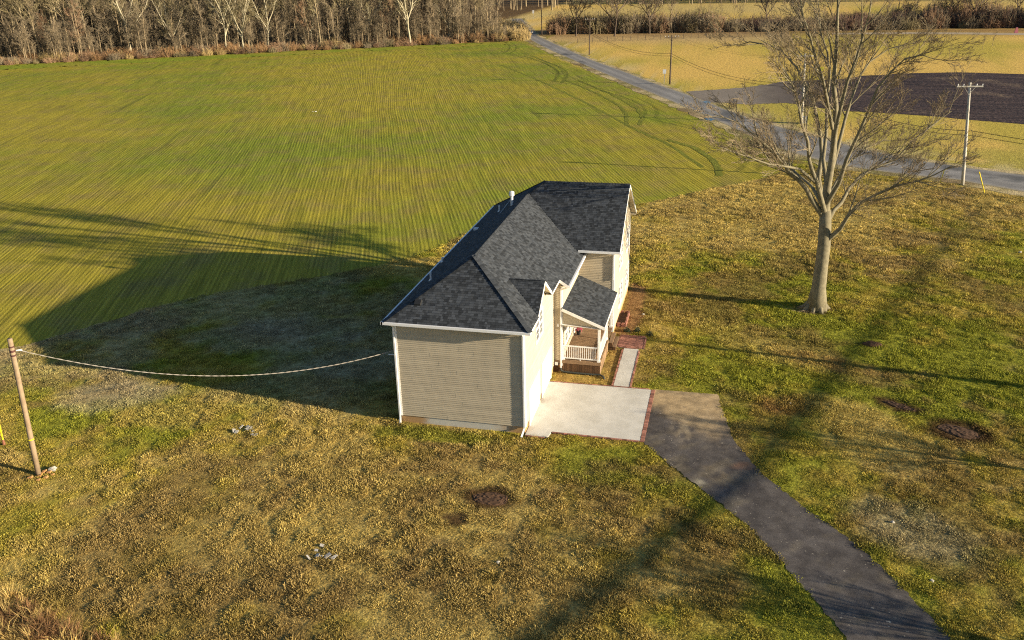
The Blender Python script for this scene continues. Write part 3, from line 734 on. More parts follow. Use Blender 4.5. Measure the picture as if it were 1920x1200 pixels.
flue = fl.build('chimney_flue', M_vent, house)
br = MB()
for s in (-1, 1): br.tube([(fx, fy, fz+.5), (fx-.75, fy+s*.35, z3(fx-.75, 0)+.01)], .018, 6)
br.build('brace', M_metal, flue)
bv = MB(); zz = z1(0, .67); bv.hexa([(-5.95, .52, zz-.12), (-5.55, .52, zz-.12), (-5.55, .80, zz+.08), (-5.95, .80, zz+.08), (-5.92, .50, zz+.0), (-5.58, .50, zz+.0), (-5.58, .78, zz+.17), (-5.92, .78, zz+.17)])
bv.build('roof_vent', M_black, house)

# ------------------------------------------------------------------ windows and doors
def window(x, yc, zc, w, h, bars=(2, 2), name='window', n=1):
    """double hung window on a wall facing +x"""
    mb = MB(); t = .07; a, b2, c0, c1 = yc-w/2, yc+w/2, zc-h/2, zc+h/2
    mb.box(x+.012, x+.065, a-t, a, c0-t, c1+t); mb.box(x+.012, x+.065, b2, b2+t, c0-t, c1+t)
    mb.box(x+.012, x+.065, a, b2, c1, c1+t); mb.box(x+.012, x+.08, a, b2, c0-t, c0)
    fr = mb.build(name, M_white, house)
    gl = MB(); gl.box(x+.014, x+.034, a, b2, c0, c1); gl.build('pane', M_glass, fr)
    sb = MB(); sb.box(x+.018, x+.052, a, b2, zc-.03, zc+.03)
    for zz0, zz1, dx in ((c0, zc-.03, 0), (zc+.03, c1, .004)):
        sb.box(x+.018, x+.048+dx, a, a+.04, zz0, zz1); sb.box(x+.018, x+.048+dx, b2-.04, b2, zz0, zz1)
        sb.box(x+.018, x+.048+dx, a+.04, b2-.04, zz0, zz0+.035); sb.box(x+.018, x+.048+dx, a+.04, b2-.04, zz1-.035, zz1)
    sb.build('sash', M_white, fr)
    mu = MB()
    if bars:
        for zz0, zz1 in ((c0+.035, zc-.03), (zc+.03, c1-.035)):
            for i in range(1, bars[0]): yy = a+(b2-a)*i/bars[0]; mu.box(x+.020, x+.042, yy-.012, yy+.012, zz0, zz1)
            for i in range(1, bars[1]): z_ = zz0+(zz1-zz0)*i/bars[1]; mu.box(x+.020, x+.0405, a+.04, b2-.04, z_-.012, z_+.012)
        mu.build('muntin', M_white, fr)
    return fr
window(0, 3.03, 4.75, .80, 1.42, (3, 2)); window(0, 3.98, 4.75, .80, 1.42, (3, 2))
for y, z in ((16.05, 4.55), (17.1, 4.55), (20.05, 4.55), (21.15, 4.55), (16.25, 1.8), (17.3, 1.8), (20.05, 1.8), (21.15, 1.8)): window(XW, y, z, .86, 1.42, (2, 2))
window(BX, 8.95, 2.15, .8, 1.35, (2, 2)); window(BX, 9.9, 2.15, .8, 1.35, (2, 2))
dm = MB(); dm.box(BX+.012, BX+.06, 11.35, 11.45, .8, 2.98); dm.box(BX+.012, BX+.06, 12.35, 12.45, .8, 2.98); dm.box(BX+.012, BX+.06, 11.45, 12.35, 2.88, 2.98)
dm.box(BX+.012, BX+.04, 11.45, 12.35, .8, 2.88)
fd = dm.build('front_door', M_white, house)
kb = MB(); kb.tube([(BX+.04, 12.22, 1.75), (BX+.11, 12.22, 1.75)], [.02, .035], 8); kb.build('door_knob', M_metal, fd)
for y0, y1 in ((.86, 3.30), (4.12, 6.56)):
    mb = MB(); h = 2.06
    mb.box(.012, .07, y0-.1, y0, .07, h+.1); mb.box(.012, .07, y1, y1+.1, .07, h+.1); mb.box(.012, .07, y0, y1, h, h+.1)
    fr = mb.build('garage_door', M_white, house)
    for k in range(4):
        pm = MB(); za = .075+k*(h-.08)/4; zb = za+(h-.08)/4-.012
        pm.box(.018, .042, y0+.004, y1-.004, za, zb)
        for j in range(4):
            ya = y0+.1+j*(y1-y0-.1)/4; pm.box(.042, .05, ya, ya+(y1-y0)/4-.14, za+.09, zb-.09)
        pm.build('door_panel', M_white, fr)
# small fittings on the shaded strip between garage and porch and on the left wall
mb = MB(); mb.box(.22, .34, YP-.06, YP-.018, 2.95, 3.10); mb.build('wall_vent', M_white, house)
mb = MB(); mb.box(.10, .28, YP-.12, YP-.018, .47, .66); mb.build('outlet_box', M_white, house)
mb = MB(); mb.tube([(.36, YP-.06, .36), (.36, YP-.06, .5)], .035, 8); mb.build('hose_bib', simple('brass', (.6, .35, .15), .4), house)
mb = MB(); mb.tube([(-6.85, .5, 3.75), (-7.55, .5, 3.72)], .035, 8); mb.tube([(-6.97, .5, 2.0), (-6.97, .5, 4.1), (-7.05, .45, 4.2)], .03, 8); mb.build('service_mast', M_vent, house)

# ------------------------------------------------------------------ porch (parts of the house)
DZ = .80
deck_in = [(BX+.02, YP), (2.80, YP), (2.80, YW1-.02), (BX+.02, YW1-.02)]
dk = MB(); dk.box(BX+.04, 2.76, YP+.04, YW1-.04, DZ-.2, DZ-.028); deck_o = dk.build('porch_deck', M_skirt, house)
def clip_poly(poly, p, n):            # keep the side where (q-p).n >= 0
    out = []
    for i in range(len(poly)):
        a = Vector(poly[i]); b2 = Vector(poly[(i+1) % len(poly)]); da = (a-p).dot(n); db = (b2-p).dot(n)
        if da >= 0: out.append(tuple(a))
        if da*db < 0: out.append(tuple(a+(b2-a)*(da/(da-db))))
    return out
def boards(region, d, w, gap, zt, th, parent, name, mat):
    d = Vector(d).normalized(); n = Vector((-d.y, d.x)); c = [Vector(q).dot(n) for q in region]; s = min(c); k = 0
    while s < max(c):
        poly = clip_poly(region, n*(s+gap), n)
        if len(poly) > 2: poly = clip_poly(poly, n*(s+w), -n)
        if len(poly) > 2:
            mb = MB(); zz = zt+rng.uniform(-.002, .002); mb.slab([(x, y, zz) for x, y in poly], th, rng.choice((.2, .35, .5, .65, .8)))
            mb.build(name, mat, parent)
        s += w; k += 1
boards([(BX+.02, YP-.03), (2.83, YP-.03), (2.83, 11.5), (BX+.02, 11.5)], (math.cos(.70), math.sin(.70)), .145, .008, DZ, .026, deck_o, 'deck_board', M_deck)
boards([(BX+.02, 11.51), (2.83, 11.51), (2.83, YW1-.03), (BX+.02, YW1-.03)], (1, 0), .145, .008, DZ, .026, deck_o, 'deck_board', M_deck)
def skirt(a, b, n):
    mb = MB(); a = Vector((*a, 0)); b = Vector((*b, 0)); d = (b-a); L = d.length; d /= L; nn = Vector((*n, 0))
    mb.bar(a+Vector((0, 0, DZ-.115))+nn*.03, b+Vector((0, 0, DZ-.115))+nn*.03, .035, .17)
    sk = mb.build('porch_skirt', M_deck, house); k = int(L/.145)
    for i in range(k):
        p = a+d*(i+.5)*L/k; bb = MB(); w = L/k-.008; q = p-d*w/2; e = p+d*w/2; th = nn*rng.uniform(.016, .021)
        bb.hexa([q+Vector((0, 0, .02)), e+Vector((0, 0, .02)), e+th+Vector((0, 0, .02)), q+th+Vector((0, 0, .02)), q+Vector((0, 0, DZ-.2)), e+Vector((0, 0, DZ-.2)), e+th+Vector((0, 0, DZ-.2)), q+th+Vector((0, 0, DZ-.2))], rng.choice((.1, .3, .5, .7, .9)))
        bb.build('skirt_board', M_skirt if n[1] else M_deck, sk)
skirt((BX-.0, YP), (2.80, YP), (0, -1)); skirt((2.80, YP), (2.80, 11.2), (1, 0)); skirt((.0+.02, YP-.02), (BX-.05, YP-.02), (0, -1))
def railing(a, b):
    a = Vector((*a, 0)); b = Vector((*b, 0)); d = b-a; L = d.length; d /= L; mb = MB()
    mb.bar(a+Vector((0, 0, DZ+.90)), b+Vector((0, 0, DZ+.90)), .07, .07); mb.bar(a+Vector((0, 0, DZ+.12)), b+Vector((0, 0, DZ+.12)), .06, .06)
    mid = (a+b)/2; mb.box(mid.x-.025, mid.x+.025, mid.y-.025, mid.y+.025, DZ, DZ+.09)
    r = mb.build('porch_railing', M_white, house); k = int(L/.125)
    for i in range(1, k):
        p = a+d*L*i/k; bb = MB(); bb.box(p.x-.019, p.x+.019, p.y-.019, p.y+.019, DZ+.15, DZ+.865); bb.build('baluster', M_white, r)
railing((BX+.06, YP+.08), (2.62, YP+.08)); railing((2.72, YP+.16), (2.72, 11.08))
def post(x, y, w, z0, z1, nm='porch_post'):
    mb = MB(); mb.box(x-w/2, x+w/2, y-w/2, y+w/2, z0, z1); mb.box(x-w/2-.02, x+w/2+.02, y-w/2-.02, y+w/2+.02, z0, z0+.12); mb.box(x-w/2-.02, x+w/2+.02, y-w/2-.02, y+w/2+.02, z1-.1, z1); return mb.build(nm, M_white, house)
post(2.71, YP+.08, .13, DZ, 3.0); post(2.71, 13.22, .13, DZ, 3.0); post(2.72, 11.14, .11, DZ, DZ+1.08, 'newel_post'); post(BX+.09, YP+.08, .08, DZ, DZ+.98, 'newel_post')
bm_ = MB(); bm_.box(2.62, 2.80, YP-.02, YW1-.02, 2.98, 3.22); bm_.box(BX+.03, 2.618, YP+.0, YP+.14, 2.98, 3.16); bm_.build('porch_beam', M_soffit, house)
# near triangle of the porch, sided
sg = MB(); z = 3.08; k = 0
while z < 4.06:
    zt = min(z+LAP, 4.08); xe = lambda q: min(2.80, BX+(PZ0-.12-q)/PSL)
    if xe(z)-BX > .05:
        A, B, C, D = (BX+.03, YP-.045, z), (xe(z), YP-.045, z), (max(BX+.03, xe(zt)), YP-.031, zt), (BX+.03, YP-.031, zt)
        sg.face((A, B, C, D), rng.uniform(.3, .7)); sg.face(((BX+.03, YP-.03, z), (xe(z), YP-.03, z), B, A), .4)
    z += LAP
sg.build('porch_gable', M_siding, house)
pf = MB(); pf.bar((PX0, PY0-.012, zp(PX0, 0)-.10), (PX1+.02, PY0-.012, zp(PX1+.02, 0)-.10), .025, .17); pf.box(PX1-.002, PX1+.022, PY0, PY1, zp(PX1, 0)-.17, zp(PX1, 0)-.015); pf.build('porch_fascia', M_white, house)
pc = MB(); pc.face([(BX, PY0, 3.14), (BX, PY1, 3.14), (PX1, PY1, 3.0), (PX1, PY0, 3.0)]); pc.build('porch_ceiling', M_white, house)
# steps down to the brick landing
for i, (x0, x1, zt) in enumerate(((2.84, 3.08, .535), (3.08, 3.30, .27))):
    st = MB(); st.box(x0, x1-.025, 11.35, 12.95, .0, zt-.04, .3); s_o = st.build('porch_step', M_skirt, house)
    for j in range(2):
        tr = MB(); w = (x1-x0+.02)/2; tr.box(x0+j*w, x0+(j+1)*w-.008, 11.32, 12.98, zt-.038, zt, rng.choice((.3, .5, .7))); tr.build('tread', M_deck, s_o)

# ------------------------------------------------------------------ things standing by the house
pb = empty('planter_bed', (3.1, 16.3, 0), 'low open rectangular planter of red brick standing against the gable wall', 'planter')
soil = MB((3.1, 16.3, 0)); soil.box(2.84, 3.36, 15.35, 17.4, 0, .16); soil.build('soil', M_mulch_clod, pb)
def wall_run(a, b):
    a = Vector((*a, 0)); b = Vector((*b, 0)); L = (b-a).length; n = max(1, int(L/.206)); rz = math.atan2(b.y-a.y, b.x-a.x)
    for lv in range(4):
        for i in range(n):
            p = a+(b-a)*((i+(.5 if lv % 2 else .3))/n); put(rng.choice(brick_me), 'brick', pb, p.x-3.1, p.y-16.3, .035+lv*.072, rz)
wall_run((2.86, 15.25), (3.44, 15.25)); wall_run((3.44, 15.25), (3.44, 17.5)); wall_run((2.86, 17.48), (3.44, 17.48))
def flower_pot(x, y, h, lab, pink):
    t = empty('potted_flower', (x, y, DZ), lab, 'flower pot'); mb = MB()
    mb.tube([(0, 0, 0), (0, 0, h*.55), (0, 0, h*.6)], [.10, .15, .16], 12); mb.build('pot', M_black, t)
    lf = MB(); r = random.Random(int(x*100)+int(y*10))
    for i in range(90):
        a = r.uniform(0, 2*PI); d = r.uniform(.02, .2); p = Vector((d*math.cos(a), d*math.sin(a), h*.6+r.uniform(0, .25))); q = Vector((r.uniform(-1, 1), r.uniform(-1, 1), r.uniform(0, 1)))*.06
        lf.face((p, p+q, p+q+Vector((0, 0, .03)), p+Vector((.02, .02, .03))))
    lf.build('leaves', M_shrubdark, t)
    fl = MB()
    for i in range(70 if pink else 25):
        a = r.uniform(0, 2*PI); d = r.uniform(.02, .24); p = Vector((d*math.cos(a), d*math.sin(a), h*.6+r.uniform(.05, .34)))
        s = .035; fl.hexa([p+Vector(q)*s for q in ((-1, -1, -.6), (1, -1, -.6), (1, 1, -.6), (-1, 1, -.6), (-.7, -.7, .6), (.7, -.7, .6), (.7, .7, .6), (-.7, .7, .6))])
    fl.build('blossoms', M_pink, t); return t
flower_pot(.86, 11.62, .42, 'black pot of pink flowers on the porch deck nearer the railing', True)
flower_pot(.82, 12.75, .36, 'smaller dark potted plant at the far end of the porch by the door', False)
# ------------------------------------------------------------------ trees
def rvec(r, s): return Vector((r.uniform(-s, s), r.uniform(-s, s), r.uniform(-s, s)))
def grow(mbs, p, d, L, r0, lev, r, cfg):
    """one branch and its children; mbs = [wood, twigs]"""
    n = cfg['seg'][lev]; pts = [Vector(p)]; rad = [r0]; d = Vector(d).normalized(); dirs = [d]
    for i in range(n):
        d = (d+rvec(r, cfg['wob'][lev])+Vector((0, 0, cfg['up'][lev]))).normalized()
        pts.append(pts[-1]+d*L/n); rad.append(max(cfg['rmin'], r0*(1-(i+1)/n*.8))); dirs.append(d)
    mbs[0 if lev < cfg['twig'] else 1].tube(pts, rad, cfg['sides'][lev], r.uniform(.2, .8), cap=False)
    if lev+1 < len(cfg['num']):
        spawn(mbs, pts, rad, lev+1, r, cfg, L)
def spawn(mbs, pts, rad, lev, r, cfg, L, t0=.2, num=None):
    k = num or cfg['num'][lev]; seglen = len(pts)-1
    for j in range(k):
        t = (t0+(1-t0)*((j+r.random())/k))*seglen; i = min(int(t), seglen-1); q = pts[i].lerp(pts[i+1], t-i); dd = (pts[i+1]-pts[i]).normalized()
        side = dd.cross(rvec(r, 1)).normalized(); a = math.radians(r.uniform(*cfg['ang'])); nd = dd*math.cos(a)+side*math.sin(a)
        nd.z = nd.z*.8+.12
        l = L*cfg['len'][lev]*r.uniform(.6, 1.25)*(1-.35*t/seglen); rr = min(rad[i]*.65, l*cfg['thick'])
        grow(mbs, q, nd, l, max(cfg['rmin'], rr), lev, r, cfg)

# the big bare shade tree: limbs follow the photograph's, set out in depth
def tp(u, v, dy): return atY(u, v, 20.8+dy)
T0 = Vector((16.05, 20.81, 0))
tree = empty('shade_tree', T0, 'large leafless shade tree with spreading limbs standing alone on the lawn', 'tree')
wood = MB(T0); twig = MB(T0); r = random.Random(5)
CFG = dict(seg=[6, 6, 5, 4, 3], wob=[.1, .10, .13, .15, .16], up=[.02, .05, .05, .04, .03], rmin=.0085, twig=2, sides=[8, 6, 5, 3, 3],
           num=[0, 8, 7, 5, 4], ang=(18, 48), len=[1, .45, .55, .58, .6], thick=.016)
trunk_px = [(1530, 583, 0), (1535, 540, 0), (1540, 500, 0), (1545, 460, 0), (1547, 425, 0), (1548, 395, 0)]
tpts = [tp(*q) for q in trunk_px]; tpts[0].z = -.15
wood.tube(tpts, [.78, .48, .43, .42, .40, .36], 14)
for k in range(9):                      # root flare
    a = 2*PI*k/9+.2; o = T0+Vector((math.cos(a)*.35, math.sin(a)*.35, .55)); e = T0+Vector((math.cos(a)*r.uniform(.8, 1.25), math.sin(a)*r.uniform(.8, 1.25), -.08))
    wood.tube([o, o.lerp(e, .55)-Vector((0, 0, .12)), e], [.24, .17, .06], 7)
limbs = [
 ([(1548,400,0),(1553,350,.2),(1556,320,.2),(1561,280,.3),(1563,240,.3),(1565,200,.3),(1564,155,.2),(1565,110,.1),(1570,67,.1),(1573,17,0),(1576,-35,0),(1578,-90,0)], .30, .04, 14),
 ([(1540,405,0),(1525,375,-.5),(1510,353,-1),(1492,334,-1.4),(1479,319,-1.8),(1467,300,-2.2),(1440,277,-2.8),(1413,253,-3.2),(1385,232,-3.4),(1360,222,-3.6)], .21, .03, 14),
 ([(1546,392,.2),(1537,365,.8),(1537,333,1.4),(1541,290,2),(1540,262,2.4),(1533,217,3),(1523,185,3.4),(1513,160,3.8),(1493,130,4.2),(1467,93,4.6),(1440,82,5),(1405,80,5.2),(1380,85,5.4)], .20, .025, 14),
 ([(1544,398,-.2),(1530,345,-1),(1524,321,-1.5),(1518,300,-1.8),(1514,262,-2.2),(1505,230,-2.6),(1495,195,-3),(1488,165,-3.3),(1480,147,-3.6),(1462,120,-4),(1452,80,-4.4)], .17, .025, 13),
 ([(1548,452,0),(1560,442,-.2),(1575,428,-.6),(1588,405,-1.2),(1609,383,-1.8),(1641,364,-2.4),(1681,351,-3),(1719,340,-3.4),(1750,327,-3.7),(1785,312,-4)], .19, .025, 13),
 ([(1551,412,.1),(1562,395,.6),(1575,380,1.1),(1591,351,1.9),(1617,327,2.6),(1645,313,3.2),(1681,296,3.8),(1710,268,4.2),(1745,235,4.6),(1782,207,5)], .17, .025, 13),
 ([(1552,380,0),(1572,345,-.5),(1588,300,-1.1),(1607,255,-1.7),(1622,217,-2.2),(1647,165,-2.8),(1672,135,-3.1),(1700,110,-3.4),(1738,100,-3.6)], .17, .025, 13),
 ([(1556,330,.3),(1572,280,1.0),(1585,225,1.7),(1596,180,2.2),(1612,140,2.7),(1632,115,3.2),(1665,92,3.6),(1700,80,4)], .15, .022, 12),
 ([(1558,300,.2),(1564,250,-.5),(1574,200,-1.2),(1590,150,-1.8),(1606,105,-2.2),(1622,60,-2.6),(1630,28,-3),(1640,-20,-3.3),(1655,-70,-3.5)], .15, .022, 12),
 ([(1550,360,.2),(1545,300,1.2),(1549,250,2.2),(1552,200,3.2),(1556,150,4),(1549,100,4.6),(1540,60,5),(1533,10,5.4),(1528,-50,5.8)], .15, .022, 13),
 ([(1562,240,.3),(1552,190,-.6),(1541,150,-1.4),(1530,110,-2),(1517,70,-2.6),(1508,30,-3),(1500,-20,-3.4),(1494,-60,-3.6)], .12, .02, 12),
 ([(1530,345,-1),(1500,318,-2.2),(1470,310,-3.2),(1440,306,-4.2),(1410,300,-5),(1375,285,-5.8),(1345,272,-6.4)], .11, .02, 10),
 ([(1553,372,.3),(1570,340,2.2),(1590,310,4),(1620,280,5.6),(1660,262,7)], .14, .02, 11),
 ([(1543,385,.3),(1520,350,2.2),(1490,320,4),(1460,290,5.6),(1425,270,7)], .14, .02, 11)]
for px, ra, rb, nb in limbs:
    pts = [tp(*q)+rvec(r, .08) for q in px]; m = len(pts); rad = [ra+(rb-ra)*(i/(m-1))**.8 for i in range(m)]
    wood.tube(pts, rad, 9, cap=False); L = sum((pts[i+1]-pts[i]).length for i in range(m-1))
    spawn([wood, twig], pts, rad, 1, r, CFG, min(L, 9.5)*.85, t0=.28, num=nb)
trunk_o = wood.build('trunk', M_bark, tree, smooth=True); crown_o = twig.build('crown', M_twig, tree)
rt_ = MB(T0)
for k in range(60):
    a = r.uniform(0, 2*PI); p = T0+Vector((-.55+r.gauss(0, .55), -.25+r.gauss(0, .35), .05)); q = p+Vector((math.cos(a), math.sin(a), r.uniform(-.02, .12)))*r.uniform(.3, .7)
    rt_.tube([p, (p+q)/2+Vector((0, 0, .06)), q], [.012, .010, .006], 4)
tag(rt_.build('fallen_twigs', M_twig, None, loc=T0), 'small heap of fallen twigs at the foot of the large lawn tree', 'twigs', kind='stuff')
# two neighbours out of view on the right whose shadows cross the lawn and driveway
for (x, y, sc, rz, lab) in ((29.5, .6, .235, 1.1, 'leafless tree beyond the right edge of the lawn, level with the garage'), (27.5, -12.3, .26, 2.6, 'leafless tree beside the driveway beyond the near right corner')):
    t = copy_tree(tree); t.location = (x, y, 0); t.scale = (sc,)*3; t.rotation_euler = (0, 0, rz); t['label'] = lab; t['group'] = 'leafless trees beyond the right edge of the lawn'

# ------------------------------------------------------------------ woodland
bark_p = simple('pale_bark', (.36, .32, .22), .95, .3, 1.2, (.40, .35, .24)); bark_t = simple('tan_bark', (.235, .19, .115), .95, .35, 1.2, (.26, .2, .12)); bark_g = simple('brown_bark', (.25, .19, .115), .95, .35, 1.2, (.17, .13, .08))
tw_o = simple('olive_twigs', (.23, .19, .10), .95, .3, .4, (.16, .13, .07)); tw_r = simple('red_brown_twigs', (.25, .155, .09), .95, .3, .4, (.19, .12, .075)); tw_g = simple('grey_brown_twigs', (.20, .16, .105), .95, .3, .4, (.135, .105, .07))
tw_p = simple('purple_brush', (.13, .08, .062), .95, .35, .5, (.085, .055, .048)); tw_y = simple('straw_brush', (.33, .25, .11), .95, .3, .5, (.30, .2, .08)); tw_k = simple('rust_brush', (.255, .15, .07), .95, .3, .5, (.19, .115, .06))
def make_tree(seed, H, style, mats, rmin=.022, spread=1.0, dens=1.0):
    r = random.Random(seed); w = MB(); t = MB(); n = 7
    lean = Vector((r.uniform(-.09, .09), r.uniform(-.06, .06), 1)); pts = [Vector((0, 0, -.2))]; d = lean.normalized(); R = H*.0135*r.uniform(.8, 1.2)
    hh = H*(.55 if style == 'V' else 1)
    for i in range(n):
        d = (d+rvec(r, .07)+Vector((0, 0, .04))).normalized(); pts.append(pts[-1]+d*hh/n)
    rad = [R*(1.25 if i == 0 else 1)*(1-.72*i/n) for i in range(n+1)]
    w.tube(pts, rad, 7, cap=False)
    cfg = dict(seg=[0, 5, 4, 3], wob=[0, .16, .25, .3], up=[0, .10, .05, .03], rmin=rmin, twig=2, sides=[7, 5, 3, 3], num=[0, 0, int(7*dens), int(6*dens)], ang=(24, 58), len=[1, .36*spread, .5, .55], thick=.018)
    if style == 'V':
        for j in range(r.choice((3, 4))):
            a = 2*PI*j/3.5+r.uniform(-.5, .5); q = pts[3+(j % 4)]; dd = Vector((math.cos(a)*.55*spread, math.sin(a)*.55*spread, 1)).normalized(); p2 = [q]; e = dd
            for i in range(6): e = (e+rvec(r, .14)+Vector((0, 0, .05))).normalized(); p2.append(p2[-1]+e*H*.6/6)
            ra = [R*.6*(1-.8*i/6)+.02 for i in range(7)]; w.tube(p2, ra, 6, cap=False)
            spawn([w, t], p2, ra, 1, r, cfg, H*.55, t0=.15, num=8)
        spawn([w, t], pts, rad, 1, r, cfg, H*.8, t0=.45, num=6)
    else:
        spawn([w, t], pts, rad, 1, r, cfg, H, t0=.3 if style == 'N' else .5, num=int(15*dens))
    return w.mesh('trunk', mats[0], True), t.mesh('crown', mats[1])
def plant(kind, name, x, y, s, rz, label, group=None, cat='tree'):
    o = empty(name, (x, y, 0), label, cat, group); o.scale = (s*rng.uniform(.9, 1.1), s*rng.uniform(.9, 1.1), s); o.rotation_euler = (0, 0, rz)
    for nm, me in zip(('trunk', 'crown'), kind):
        c = bpy.data.objects.new(nm, me); COL.objects.link(c); c.parent = o
    return o
K_pale = [make_tree(50+i, 18, 'V', (bark_p, tw_o), spread=1.15) for i in range(3)]
K_tall = [make_tree(60+i, 19, 'T', (bark_t, tw_o), dens=1.0) for i in range(3)]
K_thin = [make_tree(70+i, 15, 'N', (bark_g, tw_g), spread=.75) for i in range(3)]
K_red = [make_tree(80+i, 12, 'N', (bark_g, tw_r if i else tw_g), spread=.9) for i in range(2)]
pale_spots = [((248, 97), 1.15, 0, 'tall pale barked sycamore at the left part of the woodland edge, one long bare limb', 'woodland'),
 ((425, 91), 1.1, 1, 'large pale forked tree on the woodland edge left of two slimmer white trees', ''),
 ((458, 90), .95, 2, 'slim pale S curved tree between the two wide forked pale trees of the woodland', ''),
 ((503, 86), 1.0, 0, 'pale tree with several trunks above yellow brush on the woodland edge', ''),
 ((527, 72), .85, 1, 'short pale tree with a crooked low limb behind yellow brush at the woodland', ''),
 ((770, 76), 1.2, 2, 'pale barked tree tallest in the right half of the woodland edge', ''),
 ((117, 100), .6, 1, 'small leaning white trunked tree near the left end of the woodland edge', ''),
 ((213, 86), .8, 2, 'leaning pale tree just left of the tall sycamore in the woodland', '')]
for (px, s, k, lab, _) in pale_spots:
    q = gp(px[0], px[1]+9 if px[0] > 240 else px[1]+6); plant(K_pale[k], 'sycamore_tree', q.x, q.y, s, rng.uniform(0, 6.28), lab)
FF = np.array([(-215, 136), (-175.02, 158.91), (-128.67, 184.31), (-90, 205), (-56, 224)])
fd_ = np.r_[0, np.cumsum(np.hypot(*np.diff(FF, axis=0).T))]
def front(t, dep):
    s = t*fd_[-1]; i = min(int(np.searchsorted(fd_, s, 'right'))-1, len(FF)-2); a, b2 = FF[i], FF[i+1]; u = (s-fd_[i])/(fd_[i+1]-fd_[i]); d = (b2-a)/np.hypot(*(b2-a))
    return a+(b2-a)*u+np.array((-d[1], d[0]))*dep
for i, (u, v, s) in enumerate([(28, 112, .8), (62, 108, .7), (150, 103, .75), (330, 101, .8), (372, 97, .7), (585, 88, .8), (640, 86, .75), (690, 84, .85), (735, 80, .7), (840, 77, .75), (905, 74, .6)]):
    q = gp(u, v+1); plant(K_pale[i % 3] if i % 2 else K_tall[i % 3], 'woodland_tree', q.x, q.y, s, i*1.7, ['medium pale trunked tree of the woodland edge left of the tall sycamore', 'medium pale trunked tree of the woodland edge just right of the tall sycamore', 'medium pale trunked tree of the woodland edge between the forked trees and the road'][0 if u < 240 else 1 if u < 420 else 2], ['medium pale trees left of the sycamore', 'medium pale trees right of the sycamore', 'medium pale trees towards the road'][0 if u < 240 else 1 if u < 420 else 2])
ZN = ['at the far left end', 'left of the tall sycamore', 'just right of the tall sycamore', 'behind the forked pale trees', 'just left of the tallest pale tree', 'right of the tallest pale tree']
def zone(i): return ZN[0 if i < 30 else 1 if i < 62 else 2 if i < 82 else 3 if i < 100 else 4 if i < 125 else 5]
for i in range(150):
    q = front((i+rng.random())/150, rng.uniform(2.5, 22)); kk = rng.random()
    k, lab = (rng.choice(K_tall), 'tall tan trunked leafless woodland tree '+zone(i)) if kk < .42 else (rng.choice(K_thin), 'slender grey brown leafless woodland tree '+zone(i)) if kk < .8 else (rng.choice(K_red), 'low reddish brown leafless woodland tree '+zone(i))
    plant(k, 'woodland_tree', q[0], q[1], rng.uniform(.75, 1.15), rng.uniform(0, 6.28), lab, {'t': 'tall tan trunked trees', 's': 'slender grey trees', 'l': 'low reddish trees'}[lab[0]]+' '+zone(i))

# scatter by geometry nodes: a cloud of points, each carrying its own pick, turn, size and colour
def scatter(name, pts, pick, rot, scl, lib, gcol=None):
    me = bpy.data.meshes.new(name); n = len(pts)
    me.vertices.add(n); me.vertices.foreach_set('co', np.asarray(pts, np.float32).ravel())
    def at(nm, ty, arr, key='value'):
        a = me.attributes.new(nm, ty, 'POINT'); a.data.foreach_set(key, np.asarray(arr).ravel())
    at('pick', 'INT', np.asarray(pick, np.int32)); at('rot', 'FLOAT_VECTOR', np.asarray(rot, np.float32), 'vector'); at('scl', 'FLOAT_VECTOR', np.asarray(scl, np.float32), 'vector')
    if gcol is not None: at('gcol', 'FLOAT_COLOR', np.hstack([gcol, np.ones((n, 1))]).astype(np.float32), 'color')
    o = bpy.data.objects.new(name, me); COL.objects.link(o); tag(o, kind='stuff')
    lc = bpy.data.collections.new(name+'_kinds')
    for i, m_ in enumerate(lib):
        lc.objects.link(bpy.data.objects.new('%s_kind_%02d' % (name, i), m_))
    ng = bpy.data.node_groups.new(name, 'GeometryNodeTree')
    ng.interface.new_socket('Geometry', in_out='INPUT', socket_type='NodeSocketGeometry'); ng.interface.new_socket('Geometry', in_out='OUTPUT', socket_type='NodeSocketGeometry')
    gi = ng.nodes.new('NodeGroupInput'); g_o = ng.nodes.new('NodeGroupOutput'); iop = ng.nodes.new('GeometryNodeInstanceOnPoints'); ci = ng.nodes.new('GeometryNodeCollectionInfo')
    ci.inputs['Collection'].default_value = lc; ci.inputs['Separate Children'].default_value = True; ci.inputs['Reset Children'].default_value = True
    def na(nm, ty):
        q = ng.nodes.new('GeometryNodeInputNamedAttribute'); q.data_type = ty; q.inputs['Name'].default_value = nm; return q.outputs['Attribute']
    e2r = ng.nodes.new('FunctionNodeEulerToRotation'); L = ng.links.new
    L(gi.outputs[0], iop.inputs['Points']); L(ci.outputs[0], iop.inputs['Instance']); iop.inputs['Pick Instance'].default_value = True
    L(na('pick', 'INT'), iop.inputs['Instance Index']); L(na('rot', 'FLOAT_VECTOR'), e2r.inputs[0]); L(e2r.outputs[0], iop.inputs['Rotation']); L(na('scl', 'FLOAT_VECTOR'), iop.inputs['Scale'])
    L(iop.outputs[0], g_o.inputs[0])
    md = o.modifiers.new('scatter', 'NODES'); md.node_group = ng
    return o
def joined(pair, name):
    bm = bmesh.new(); mats = []
    me = bpy.data.meshes.new(name)
    for i, m_ in enumerate(pair):
        b2 = bmesh.new(); b2.from_mesh(m_)
        for f in b2.faces: f.material_index = i
        tmp = bpy.data.meshes.new('t'); b2.to_mesh(tmp); bm.from_mesh(tmp); b2.free(); bpy.data.meshes.remove(tmp)
    bm.to_mesh(me); bm.free()
    for m_ in pair: me.materials.append(m_.materials[0])
    return me
lib_w = [joined(k, 'wood_kind') for k in K_tall+K_thin+K_red[:1]]
pts = []; rot = []; scl = []; pick = []
